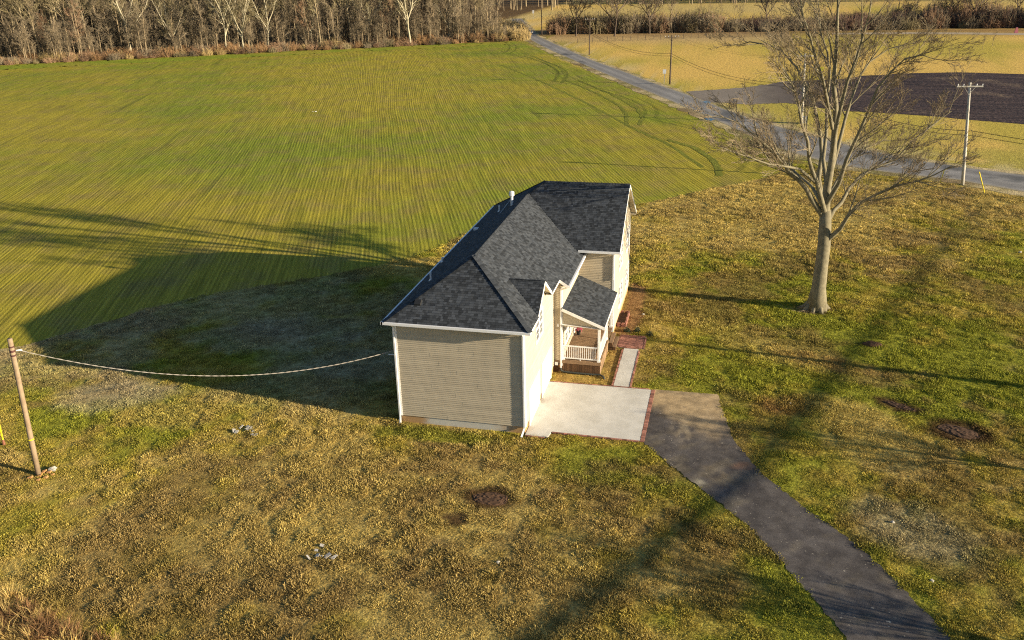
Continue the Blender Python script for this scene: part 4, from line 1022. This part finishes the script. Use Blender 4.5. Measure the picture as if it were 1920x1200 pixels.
for i in range(900):
    t = rng.uniform(-.02, 1.0); dep = 18+rng.random()**1.3*95; q = front(min(.999, max(0, t)), dep)
    pts.append((q[0], q[1], 0)); rot.append((0, 0, rng.uniform(0, 6.28))); s = rng.uniform(.85, 1.2); scl.append((s, s, s)); pick.append(rng.randrange(len(lib_w)))
for i in range(520):                    # young growth under the edge of the wood
    q = front(rng.random(), rng.uniform(.5, 16)); pts.append((q[0], q[1], 0)); rot.append((0, 0, rng.uniform(0, 6.28))); s = rng.uniform(.2, .75); scl.append((s*1.3, s*1.3, s)); pick.append(rng.choice((3, 4, 5, 6, 6)))
for i in range(420):                    # woods on the skyline behind the golden fields
    x = rng.uniform(-170, 260); y = 408+rng.random()*50+(x+170)*.02
    if x < -66: y = 372+rng.random()*60
    pts.append((x, y, 0)); rot.append((0, 0, rng.uniform(0, 6.28))); s = rng.uniform(.8, 1.2); scl.append((s, s, s)); pick.append(rng.randrange(len(lib_w)))
scatter('woodland', pts, pick, rot, scl, lib_w)

def brush_mesh(seed, n, h, w, mat, rm=.02):
    r = random.Random(seed); mb = MB()
    for i in range(n):
        a = r.uniform(0, 2*PI); d = r.random()**.5; p = Vector((d*math.cos(a)*w*.5, d*math.sin(a)*w*.5, 0)); L = h*(1-.6*d*d)*r.uniform(.35, 1.1)
        out = Vector((math.cos(a)*.25*d, math.sin(a)*.25*d, 1))+rvec(r, .22)
        p1 = p+out.normalized()*L*.5; p2 = p1+(out+rvec(r, .5)).normalized()*L*.5
        mb.tube([p, p1, p2], [rm*1.1, rm*.9, rm*.5], 3, r.random(), cap=False)
        for k in range(6):
            q = p.lerp(p1, r.uniform(.2, 1)) if k < 3 else p1.lerp(p2, r.random()); e = q+(out+rvec(r, 1.5)).normalized()*h*r.uniform(.10, .28)
            mb.tube([q, e], [rm*.7, rm*.45], 3, r.random(), cap=False)
    return mb.mesh('brush', mat)
lib_b = [brush_mesh(i, 90, 2.4, 3.0, m_, .026) for i, m_ in enumerate((tw_k, tw_r, tw_y, tw_o, tw_g))]
pts = []; rot = []; scl = []; pick = []
for i in range(620):
    t = rng.random(); dep = rng.uniform(-.8, 4) if i < 380 else rng.uniform(3, 18); q = front(t, dep); pts.append((q[0], q[1], 0)); rot.append((0, 0, rng.uniform(0, 6.28)))
    s = rng.uniform(.35, 1.25)*(.75 if dep < 1 else 1.15); scl.append((s*1.1, s*1.1, s)); pick.append(rng.choice((0, 0, 1, 1, 2, 3, 4, 4) if dep < 4 else (1, 1, 3, 4, 4)))
for i in range(120):                    # right-hand end of the wood, straw coloured scrub by the road
    x = rng.uniform(-64, -52); y = rng.uniform(226, 262); pts.append((x-.25*(y-226), y, 0)); rot.append((0, 0, rng.uniform(0, 6.28))); s = rng.uniform(.9, 2.0); scl.append((s, s, s)); pick.append(rng.choice((2, 2, 3, 4)))
scatter('undergrowth', pts, pick, rot, scl, lib_b)

# ------------------------------------------------------------------ hedgerow beyond the far meadow
lib_h = [brush_mesh(20+i, 120, 3.4, 4.0, m_, .035) for i, m_ in enumerate((tw_p, tw_g, tw_r, tw_o, tw_g))]
hedge_line = [(-48, 247), (-20, 250), (10, 254), (40, 257), (80, 263), (140, 272)]
pts = []; rot = []; scl = []; pick = []
for i in range(620):
    x = rng.uniform(-47, 140); y = np.interp(x, [q[0] for q in hedge_line], [q[1] for q in hedge_line])+rng.uniform(0, 13); pts.append((x, y, 0)); rot.append((0, 0, rng.uniform(0, 6.28)))
    s = rng.uniform(.45, 1.35)*(1.15 if x > 45 else 1)*(.75+.6*float(fbm(np.array([x/9.]), np.array([3.]), 301)[0])); scl.append((s, s, s)); pick.append(rng.choice((0, 0, 1, 1, 2, 3, 4)))
for i in range(200):                    # taller scrub at the road end of the hedge
    x = rng.uniform(-46, 4); y = 247+(x+46)*.12+rng.uniform(0, 10); pts.append((x, y, 0)); rot.append((0, 0, rng.uniform(0, 6.28))); s = rng.uniform(.6, 1.9); scl.append((s*.9, s*.9, s*1.1)); pick.append(rng.choice((2, 3, 4, 4, 4)))
for i in range(120):
    x = rng.uniform(60, 140); y = 264+rng.uniform(0, 14); pts.append((x, y, 0)); rot.append((0, 0, rng.uniform(0, 6.28))); s = rng.uniform(.8, 2.4); scl.append((s*.8, s*.8, s*1.1)); pick.append(rng.choice((0, 2, 4, 4)))
scatter('hedgerow', pts, pick, rot, scl, lib_h)
K_dark = [make_tree(90+i, 13, 'V', (M_poledark, tw_g), spread=1.7, rmin=.03) for i in range(3)]
hedge_trees = [((1080, 68), 1.3, 'spreading leafless tree in the hedgerow nearest the road'), ((1152, 68), 1.4, 'dense crowned leafless tree in the hedgerow, second from the road'),
 ((1218, 64), 1.25, 'upright forked tree in the hedgerow, third from the road'), ((1258, 60), 1.1, 'thin straight tree in the hedgerow behind the near crossarm of a dark pole'),
 ((1437, 54), 1.3, 'leafless tree rising from the hedgerow just left of the shade tree crown'), ((1497, 50), 1.2, 'leafless hedgerow tree seen through the left part of the shade tree crown'),
 ((1780, 48), 1.1, 'leftmost of the tall trees at the right end of the hedgerow'), ((1812, 46), 1.15, 'pale forked tree at the right end of the hedgerow'), ((1826, 50), 1.1, 'leaning tree beside the pale forked tree in the right hedgerow'),
 ((1905, 44), 1.2, 'tall tree at the right corner of the view in the hedgerow'), ((1700, 46), .6, 'low tree in the hedgerow right of the shade tree crown')]
for i, (px, s, lab) in enumerate(hedge_trees):
    q = gp(*px); k = K_dark[i % 3] if i != 3 else K_thin[0]
    plant(k if i != 7 else K_pale[1], 'hedgerow_tree', q.x, q.y, s, rng.uniform(0, 6.28), lab)
for i, (px, s, lab) in enumerate([((1311, 36), .42, 'leftmost of four young trees on the golden field beyond the hedgerow'), ((1331, 36), .45, 'second of the four young trees beyond the hedgerow'), ((1351, 33), .38, 'third of the four young trees beyond the hedgerow'), ((1377, 30), .42, 'rightmost of the four young trees beyond the hedgerow')]):
    q = gp(*px); plant(K_thin[i % 3], 'young_tree', q.x, q.y, s, i*1.3, lab, 'young trees beyond the hedgerow')
for i, (px, lab) in enumerate([((1779, 111), 'nearest of the three saplings on the right meadow'), ((1842, 93), 'middle one of the three saplings on the right meadow'), ((1860, 87), 'farthest of the three saplings on the right meadow')]):
    q = gp(*px); plant(K_thin[i], 'sapling', q.x, q.y, .22, i*2., lab, 'saplings on the right meadow')
q = gp(1905, 62)
sc_ = MB((q.x, q.y, 0)); sc_.hexa([(q.x-.5, q.y-.3, 0), (q.x+.5, q.y-.3, 0), (q.x+.5, q.y+.3, 0), (q.x-.5, q.y+.3, 0), (q.x-.25, q.y-.15, 1.5), (q.x+.25, q.y-.15, 1.5), (q.x+.25, q.y+.15, 1.5), (q.x-.25, q.y+.15, 1.5)])
tag(sc_.build('pink_marker', simple('faded_red', (.5, .16, .18)), None, loc=(q.x, q.y, 0)), 'small pinkish red marker by the far lane at the right end', 'marker')

# ------------------------------------------------------------------ poles, wires, signs, fence
def pole(base, top, r0, r1, mat, lab, arm=None, armdir=(1, .1, 0), armz=.35, group=None, extras=None, name='utility_pole'):
    b_ = Vector((base[0], base[1], 0)); t = empty(name, b_, lab, 'utility pole', group); tv = Vector(top)-b_
    mb = MB(); mb.tube([Vector((0, 0, -.2)), tv*.25, tv*.5, tv*.75, tv], [r0, r0*.93+r1*.07, (r0+r1)/2, r1*1.08, r1], 12); mb.build('pole', mat, t, smooth=True)
    if arm:
        d = Vector(armdir).normalized(); c = tv-Vector((0, 0, armz)); ab = MB(); off = Vector((-d.y, d.x, 0))*(-r1-.05)
        ab.bar(c-d*arm/2+off, c+d*arm/2+off, .10, .13); a_o = ab.build('crossarm', mat, t)
        bb = MB()
        for s in (-1, 1): bb.bar(c+d*s*arm*.22+off-Vector((0, 0, .05)), c+off-Vector((0, 0, .8)), .04, .05, upv=(0, 1, 0))
        bb.build('brace', mat, t)
        for f in (-.47, -.25, .25, .47):
            ib = MB(); p = c+d*arm*f+off+Vector((0, 0, .06)); ib.tube([p, p+Vector((0, 0, .08)), p+Vector((0, 0, .2))], [.022, .045, .025], 8); ib.build('insulator', M_white if mat is not M_poledark else M_vent, a_o)
    return t, tv
lp, ltv = pole((-22.79, -8.64), (-22.42, -8.6, 7.37), .13, .11, M_polewood, 'leaning bare wooden pole at the left edge holding the cable to the house', name='service_pole')
bk = MB()
for f, h in ((.915, .10), (.945, .07), (.885, .08)):
    c = ltv*f; bk.tube([c-Vector((0, 0, h/2)), c+Vector((0, 0, h/2))], [.128, .128], 12)
bk.build('band', simple('dark_band', (.08, .035, .03), .7), lp)
tb = MB(); c = ltv*.275; tb.tube([c-Vector((0, 0, .03)), c+Vector((0, 0, .03))], [.138, .138], 12); tb.build('tag_strip', M_yellow, lp)
ib = MB(); c = ltv*.915+Vector((.14, .08, 0)); ib.tube([c, c+Vector((.14, .09, 0)), c+Vector((.22, .13, -.03))], [.03, .045, .03], 8); ib.build('insulator', M_vent, lp)
cl = MB()
for k in range(16):
    p = Vector((.25+r.gauss(0, .2), -.15+r.gauss(0, .25), .02)); s = r.uniform(.05, .14); cl.hexa([p+Vector(q)*s for q in ((-1, -1, -.6), (1, -.8, -.6), (.9, 1, -.6), (-1, .9, -.6), (-.6, -.7, .7), (.7, -.5, .6), (.5, .7, .8), (-.5, .5, .6))])
tag(cl.build('clay_clods', M_clay, None, loc=(-22.79, -8.64, 0)), 'orange clay clods round the foot of the leaning service pole', 'clods')
def stone(x, y, s, lab, mat=None, name='stone', cat='stone', zs=.7, seed=None):
    bm = bmesh.new(); bmesh.ops.create_icosphere(bm, subdivisions=2, radius=s); rr = random.Random(seed or int(abs(x*37+y*11)*10))
    for v in bm.verts: v.co *= rr.uniform(.72, 1.2); v.co.z *= zs
    me = bpy.data.meshes.new(name); bm.to_mesh(me); bm.free(); me.materials.append(mat or M_stone)
    o = bpy.data.objects.new(name, me); COL.objects.link(o); o.location = (x, y, s*.35); return tag(o, lab, cat)
stone(-22.35, -8.15, .19, 'pale stone lying beside the foot of the leaning service pole')
mk = MB((-26.67, -6.53, 0)); mk.tube([(-26.67, -6.53, .1), (-26.6, -6.53, 1.9)], .035, 8); t = empty('yellow_marker_post', (-26.67, -6.53, 0), 'thin yellow marker post standing left of the leaning wooden pole', 'marker post'); mk.build('post', M_yellow, t)
mk = MB((-26.67, -6.53, 0)); mk.tube([(-26.67, -6.53, -.05), (-26.66, -6.53, .35)], [.09, .05], 8); mk.build('socket', simple('rust', (.22, .09, .05)), t)
def catenary(a, b, sag, n=14):
    a = Vector(a); b = Vector(b); return [a.lerp(b, i/n)-Vector((0, 0, 4*sag*(i/n)*(1-i/n))) for i in range(n+1)]
sv = MB(); A = Vector((-22.2, -8.43, 6.72)); B = Vector((-7.0, .48, 4.08))
pts = catenary(A, B, 1.45, 30); sv.tube(pts, .010, 7)
tw = MB()
for k in range(2):
    tw.tube([p+Vector((.022*math.cos(i*1.3+k*PI), 0, .022*math.sin(i*1.3+k*PI))) for i, p in enumerate(catenary(A, B, 1.45, 120))], .007, 5)
svo = tag(sv.build('service_cable', M_cablew), 'pale twisted cable sagging from the leaning pole to the left wall', 'cable'); tw.build('strand', M_cablew, svo)

P5, P4_, P3_, P2_, PR_ = (-49.47, 243.6), (-25.55, 186.1), (-2.1, 134.4), (19.45, 94.33), (33.5, 59.55)
pole(PR_, (32.53, 59.55, 10.43), .17, .12, M_polegrey, 'pale weathered utility pole with crossarm beside the road at right', 2.5, (1, .12, 0))
t2, _ = pole(P2_, (18.98, 94.3, 9.73), .16, .12, M_polegrey, 'pale utility pole seen behind the shade tree limbs across the road', 2.4, (1, .2, 0))
pole(P3_, (-2.11, 134.4, 8.9), .17, .12, M_poledark, 'dark utility pole with pale crossarm standing beside the white sign', 2.6, (1, .25, 0))
pole(P4_, (-25.5, 186, 8.7), .16, .12, M_poledark, 'dark utility pole between the road and the wire fence, middle of the far line', 2.4, (1, .3, 0))
pole(P5, (-49.55, 243.6, 8.2), .16, .12, M_poledark, 'farthest dark utility pole where the road meets the woodland', None)
pole((41.5, 8.7), (41.3, 8.7, 9.4), .27, .2, M_polewood, 'wooden utility pole beyond the right edge of the lawn facing the porch', 2.4, (.3, 1, 0))
q = gp(1508, 231); bx = MB((q.x, q.y, 0)); bx.box(q.x-.35, q.x+.35, q.y-.3, q.y+.3, 0, .9); bx.box(q.x-.40, q.x+.40, q.y-.35, q.y+.35, .9, .98)
tag(bx.build('utility_cabinet', M_metal, None, loc=(q.x, q.y, 0)), 'small pale utility cabinet at the foot of the pole behind the shade tree', 'cabinet')
def guy(bu, tpv, lab):
    b_ = gp(*bu); t = atY(*tpv, b_.y); e = empty('guy_wire_guard', b_, lab, 'guy guard', 'yellow guy wire guards by the road'); mb = MB(b_); mb.tube([b_, t], .05, 8); mb.build('guard', M_yellow, e)
    wb = MB(b_); wb.tube([t, Vector((32.6, 59.4, 8.4))], .012, 4); wb.build('guy_wire', M_cable, e)
guy((1846, 361), (1836, 322), 'yellow guy wire guard on the right of the pale roadside pole'); guy((1762, 344), (1771, 318), 'yellow guy wire guard on the left of the pale roadside pole')
PP = [(P5[0], P5[1]), P4_, P3_, P2_, PR_, (82, 45)]
for z, off, rd, lab in ((5.65, 0, .03, 'upper of two dark communication cables strung along the roadside poles'), (5.2, .05, .026, 'lower of two dark communication cables strung along the roadside poles'), (8.75, -1.0, .010, 'thin power line on the field side ends of the crossarms'), (8.75, 1.0, .010, 'thin power line on the far side ends of the crossarms')):
    mb = MB()
    for a, b2 in zip(PP[:-1], PP[1:]):
        dz = {PR_: 1.35, P2_: .65}; za = z+(dz.get(a, 0) if z > 8 else 0); zb = z+(dz.get(b2, 0) if z > 8 else 0)
        mb.tube(catenary((a[0]+off, a[1]-.15, za), (b2[0]+off, b2[1]-.15, zb), 1.5 if z < 8 else 1.2), rd, 5)
    tag(mb.build('overhead_cable', M_cable), lab, 'cable', 'cables along the road')
cb = MB((52, -3, 0))  # unseen cables, made up and tapered to cast the soft diagonal shadow
for k in range(5):
    zz = 8.6+k*.06; kk = 8.72/SUN_T; G = [(33.6, 52.0), (25.4, 33.0), (18.2, 15.2), (11.2, -1.7), (4.6, -12.7), (-3.5, -25.0)]
    cb.tube([(x+kk, y-SUN_R*kk, zz) for x, y in G], [.008, .016, .024, .036, .042, .042], 6)
tag(cb.build('shadow_cable_bundle', M_cable, None, loc=(52, -3, 0)), 'unseen cable stack added beyond the right lawn edge to cast the diagonal shadow', 'cables')
def sign(px, ytop, w, h, mat, lab, dia=False):
    b_ = gp(*px); top = atY(px[0], ytop, b_.y).z; t = empty('road_sign', b_, lab, 'sign'); mb = MB(); mb.box(-.04, .04, -.03, .03, -.1, top); mb.build('post', M_metal, t)
    c = Vector((0, -.06, top-h/2)); s = MB()
    if dia: pts = [c+Vector((0, 0, h*.6)), c+Vector((w*.6, 0, 0)), c-Vector((0, 0, h*.6)), c-Vector((w*.6, 0, 0))]
    else: pts = [c+Vector((-w/2, 0, -h/2)), c+Vector((w/2, 0, -h/2)), c+Vector((w/2, 0, h/2)), c+Vector((-w/2, 0, h/2))]
    s.hexa([p-Vector((0, .02, 0)) for p in pts]+[p+Vector((0, .005, 0)) for p in pts]); s.build('sign_board', mat, t)
sign((1245, 158), 130, .62, .78, M_white, 'white rectangular roadside sign next to the dark utility pole'); sign((1537, 166), 126, .62, .62, M_sign_y, 'yellow sign across the road seen through the shade tree crown')
sign((1000, 36), 19, .7, 1.2, M_white, 'far white sign on the golden field above the road bend')
fpts = [g2(*q) for q in [(1083, 81), (1140, 78), (1200, 75.5), (1290, 72), (1370, 69.5), (1470, 67), (1560, 65.5)]]; FP = resample(fpts, 34)
fe = empty('wire_fence', (FP[0][0], FP[0][1], 0), 'long low post and wire fence along the far edge of the golden meadow', 'fence')
pmb = MB(); pmb.tube([(0, 0, -.1), (0, 0, 1.35)], .075, 6); pme = pmb.mesh('fence_post', M_poledark)
for x, y in FP: put(pme, 'fence_post', fe, x-FP[0][0], y-FP[0][1], 0)
wmb = MB((FP[0][0], FP[0][1], 0))
for z in (.45, .85, 1.22): wmb.tube([(x, y, z) for x, y in FP], .016, 3, cap=False)
wmb.build('wire', M_cable, fe)
ga, gb_ = gp(976, 66), gp(1004, 63.5); gt = empty('guard_rail', ((ga.x+gb_.x)/2, (ga.y+gb_.y)/2, 0), 'low pale guard rail at the road bend by the woodland corner', 'guard rail')
mb = MB(gt.location); d_ = (gb_-ga)
for zz in (.5, .66): mb.bar(ga+Vector((0, 0, zz)), gb_+Vector((0, 0, zz)), .06, .12)
mb.build('rail', M_metal, gt)
for k in range(4):
    p = ga+d_*(k+.5)/4; mb = MB(gt.location); mb.box(p.x-.07, p.x+.07, p.y-.07, p.y+.07, -.1, .72); mb.build('post', M_metal, gt)
pu = sheet('puddle', [g2(*q) for q in [(1320, 222), (1330, 221), (1340, 225), (1333, 227), (1325, 225)]], .05, None); 
pu.data.materials.clear(); mw, nt, b = new_mat('puddle_water'); b.inputs['Base Color'].default_value = (.03, .035, .04, 1); b.inputs['Roughness'].default_value = .12; b.inputs['Specular IOR Level'].default_value = .5; pu.data.materials.append(mw)
pu2 = sheet('puddle', [g2(*q) for q in [(1318, 191), (1326, 189), (1333, 193), (1324, 195)]], .055, mw)

# small shrubs beside the landing, mounds and litter on the lawn
def shrub(x, y, s, lab):
    t = empty('small_shrub', (x, y, 0), lab, 'shrub'); mb = MB(); rr = random.Random(int(x*100))
    st = MB()
    for k in range(7):
        a = rr.uniform(0, 6.28); st.tube([(0, 0, 0), (math.cos(a)*s*.5, math.sin(a)*s*.5, s*rr.uniform(.5, 1))], .012, 4)
    st.build('stem', M_twig, t)
    for k in range(220):
        v = Vector((rr.gauss(0, 1), rr.gauss(0, 1), rr.gauss(0, 1))).normalized()*s*.55*rr.random()**.4; v.z = abs(v.z)*1.3+.08*s; u = rvec(rr, 1).normalized()*.05; w = u.cross(rvec(rr, 1)).normalized()*.025
        mb.face((v-w, v+u, v+w, v-u*.6))
    mb.build('foliage', M_shrubdark, t)
shrub(3.62, 14.45, .42, 'dark small shrub at the corner of the planter near the porch steps'); shrub(4.3, 14.55, .42, 'middle one of three small dark shrubs along the brick landing'); shrub(5.15, 14.0, .45, 'small dark shrub at the lawn side corner of the brick landing')
for (x, y, s, lab) in ((4.39, 17.68, .1, 'lone pale stone on the mulch bed edge right of the planter'), (13.6, 6.05, .09, 'pale stone on the reddish leaf patch right of the driveway'), (18.3, -8.2, .085, 'white stone on the grass edge at the driveway bottom'), (17.4, -4.4, .08, 'white stone near a small hole in the grass beside the driveway'), (1.2, -10.6, .085, 'white stone alone on the lower middle of the lawn'), (33.0, 36.5, .13, 'white stone on the rough lawn right of the shade tree')):
    stone(x, y, s, lab)
def scrap(x, y, n, sp, lab, mat, seed):
    rr = random.Random(seed); mb = MB()
    for k in range(n):
        p = Vector((rr.gauss(0, sp), rr.gauss(0, sp*.6), .06)); a = rr.uniform(0, PI); u = Vector((math.cos(a), math.sin(a), rr.uniform(-.1, .25)))*rr.uniform(.05, .16); w = Vector((-math.sin(a), math.cos(a), rr.uniform(0, .3)))*rr.uniform(.04, .10); h = Vector((0, 0, .025))
        mb.hexa([p-u-w, p+u-w, p+u+w, p-u+w, p-u-w+h, p+u-w+h, p+u+w+h, p-u+w+h], rr.random())
    tag(mb.build('litter_scraps', mat, None, loc=(x, y, 0)), lab, 'litter')
scrap(-14.7, -2.6, 12, .35, 'white broken scraps on the lawn left of the garage wall', M_stone, 3); scrap(-6.2, -11.7, 9, .4, 'grey weathered scraps in the foreground lawn', simple('grey_scrap', (.36, .34, .31)), 5)
q = gp(589, 210); scrap(q.x, q.y, 4, .25, 'pale blue white scrap lying out in the wheat field', M_white, 8)
def mound(x, y, a, b2, h, lab, rz=0):
    bm = bmesh.new(); bmesh.ops.create_icosphere(bm, subdivisions=4, radius=1); rr = random.Random(int(x*10))
    for v in bm.verts:
        n_ = float(fbm(np.array([v.co.x*3+x]), np.array([v.co.y*3+y]), 5)[0]); v.co = Vector((v.co.x*a*(.8+.4*n_), v.co.y*b2*(.8+.4*n_), max(-.1, v.co.z*h*(.55+.9*n_)+rr.uniform(-.02, .02))))
    me = bpy.data.meshes.new('dirt_mound'); bm.to_mesh(me); bm.free(); me.materials.append(M_mulch_clod); o = bpy.data.objects.new('dirt_mound', me); COL.objects.link(o); o.location = (x, y, 0); o.rotation_euler = (0, 0, rz)
    tag(o, lab, 'dirt mound')
mound(-.28, -6.16, .85, .52, .05, 'dark oval patch of dug soil on the lawn in front of the garage wall'); mound(19.4, 6.95, .9, .3, .05, 'narrower of two dark soil patches right of the driveway', -.55)
mound(21.9, 4.6, 1.0, .6, .06, 'broader of two dark soil patches right of the driveway', -.5); mound(19.0, 15.2, .62, .28, .2, 'small dark dirt mound below the shade tree on the right lawn')

# ------------------------------------------------------------------ grass tufts
m, nt, b = new_mat('grass_blades'); b.inputs['Specular IOR Level'].default_value = .1; b.inputs['Roughness'].default_value = .8
c = N(nt, 'ShaderNodeAttribute', attribute_type='INSTANCER', attribute_name='gcol').outputs['Color']; oi = N(nt, 'ShaderNodeObjectInfo')
k_ = math_n(nt, 'MULTIPLY_ADD', oi.outputs['Random'], .9, .55); cc = N(nt, 'ShaderNodeCombineColor')
for i in range(3): nt.links.new(k_, cc.inputs[i])
c = mix_n(nt, 1.0, c, cc.outputs[0], 'MULTIPLY'); nt.links.new(c, b.inputs['Base Color'])
tl = N(nt, 'ShaderNodeBsdfTranslucent'); nt.links.new(c, tl.inputs[0]); ms = N(nt, 'ShaderNodeMixShader'); ms.inputs[0].default_value = .25
nt.links.new(b.outputs[0], ms.inputs[1]); nt.links.new(tl.outputs[0], ms.inputs[2]); nt.links.new(ms.outputs[0], nt.nodes['Material Output'].inputs[0])
M_blade = m
def tuft(seed, n, w, h, bw):
    r = random.Random(seed); mb = MB()
    for i in range(n):
        a = r.uniform(0, 2*PI); d = r.random()**.7*w; p = Vector((math.cos(a)*d, math.sin(a)*d, 0)); hh = h*r.uniform(.5, 1.1)*(1-.45*d/w)
        b2 = r.uniform(0, 2*PI); s = Vector((math.cos(b2), math.sin(b2), 0))*bw*r.uniform(.6, 1.2); o = Vector((math.cos(a), math.sin(a), 0))*r.uniform(.2, .9)*hh+rvec(r, .25*hh)*Vector((1, 1, 0)).length
        o.z = 0; t = p+o*.4+Vector((0, 0, hh*.7)); e = p+o*1.2+Vector((0, 0, hh))
        mb.face((p-s, p+s, t+s*.8, t-s*.8)); mb.face((t-s*.8, t+s*.8, e))
    return mb.mesh('tuft', M_blade)
lib_g = [tuft(i, 32, .20, .095, .0115) for i in range(6)]
road_band = [(x-2.2, y-1.2) for x, y in road_L]+[(x+.8, y+.5) for x, y in road_R][::-1]
nope = [road_band, house_poly, [(-7.0, -.3), (0, -.3), (0, .05), (-7.0, .05)], slab_poly, walk_poly, drive_L+drive_R[::-1]+[(9.68, 6.43), (6.12, 6.35)], field_poly]
def sow(x0, x1, y0, y1, st):
    xs = np.arange(x0, x1, st); ys = np.arange(y0, y1, st); A, B = np.meshgrid(xs, ys); A = A.ravel(); B = B.ravel(); A = A+(nrg.random(len(A))-.5)*st*1.1; B = B+(nrg.random(len(B))-.5)*st*1.1
    # keep what the camera could see (plus a margin for a step to the side)
    d = np.stack([A-CAM.x, B-CAM.y, np.full(len(A), -CAM.z)], 1); zc = d@np.array(fw); u = (d@np.array(rt2))/zc*F_PX; v = -(d@np.array(up2))/zc*F_PX
    ok = (zc > 1) & (np.abs(u) < 1060) & (v < 700)
    for pl in nope: ok &= ~in_poly(A, B, pl)
    ok &= ~in_poly(A, B, beyond_poly)
    for (bx, by, rx, ry, rot) in SOILS:
        cs, sn = math.cos(rot), math.sin(rot); uu = ((A-bx)*cs+(B-by)*sn)/rx; vv_ = (-(A-bx)*sn+(B-by)*cs)/ry; ok &= (uu**2+vv_**2 > .5)
    th = in_poly(A, B, bed_poly) | in_poly(A, B, mulch_poly); ok &= ~(th & (nrg.random(len(A)) < .72))
    return A[ok], B[ok]
parts = [sow(-36, 34, -20, 6, .14), sow(-46, 40, 6, 28, .18), sow(-20, 60, 28, 74, .26)]
Ax = np.concatenate([p[0] for p in parts]); Ay = np.concatenate([p[1] for p in parts]); n = len(Ax)
base = np.concatenate([np.full(len(p[0]), s) for p, s in zip(parts, (.74, .9, 1.2))])
clump = .42+1.15*sstep(.25, .75, fbm(Ax/.5, Ay/.5, 201, 3))
zs_ = base*clump*(.7+.6*nrg.random(n)); hs = zs_*(.6+.9*sstep(.3, .7, fbm(Ax/3, Ay/3, 203)))
low = in_poly(Ax, Ay, bed_poly) | in_poly(Ax, Ay, mulch_poly); hs = np.where(low, hs*.5, hs)
scatter('grass', np.stack([Ax, Ay, np.zeros(n)], 1), nrg.integers(0, 6, n), np.stack([(nrg.random(n)-.5)*.3, (nrg.random(n)-.5)*.3, nrg.random(n)*6.28], 1), np.stack([zs_*1.15, zs_*1.15, hs], 1), lib_g, yard_col(Ax, Ay)*1.08)
print('tufts', n)
# tall dry grass in the near left corner
lib_t = [tuft(40+i, 26, .22, .75, .014) for i in range(4)]
tx = []; ty = []
for i in range(420):
    u = abs(rng.gauss(0, 95)); v = 1215-abs(rng.gauss(0, 55))*(1-u/260 if u < 240 else .05)
    q = gp(u-40, v); tx.append(q.x); ty.append(q.y)
tx = np.array(tx); ty = np.array(ty); n = len(tx); c_ = mixc(np.tile(np.array((.50, .36, .13)), (n, 1)), (.22, .12, .055), sstep(.45, .62, fbm(tx/.7, ty/.7, 205)))
sz = .5+.7*nrg.random(n)
scatter('tall_dry_grass', np.stack([tx, ty, np.zeros(n)], 1), nrg.integers(0, 4, n), np.stack([(nrg.random(n)-.5)*.5, (nrg.random(n)-.5)*.5, nrg.random(n)*6.28], 1), np.stack([sz, sz, sz*(.4+.9*nrg.random(n))], 1), lib_t, c_)
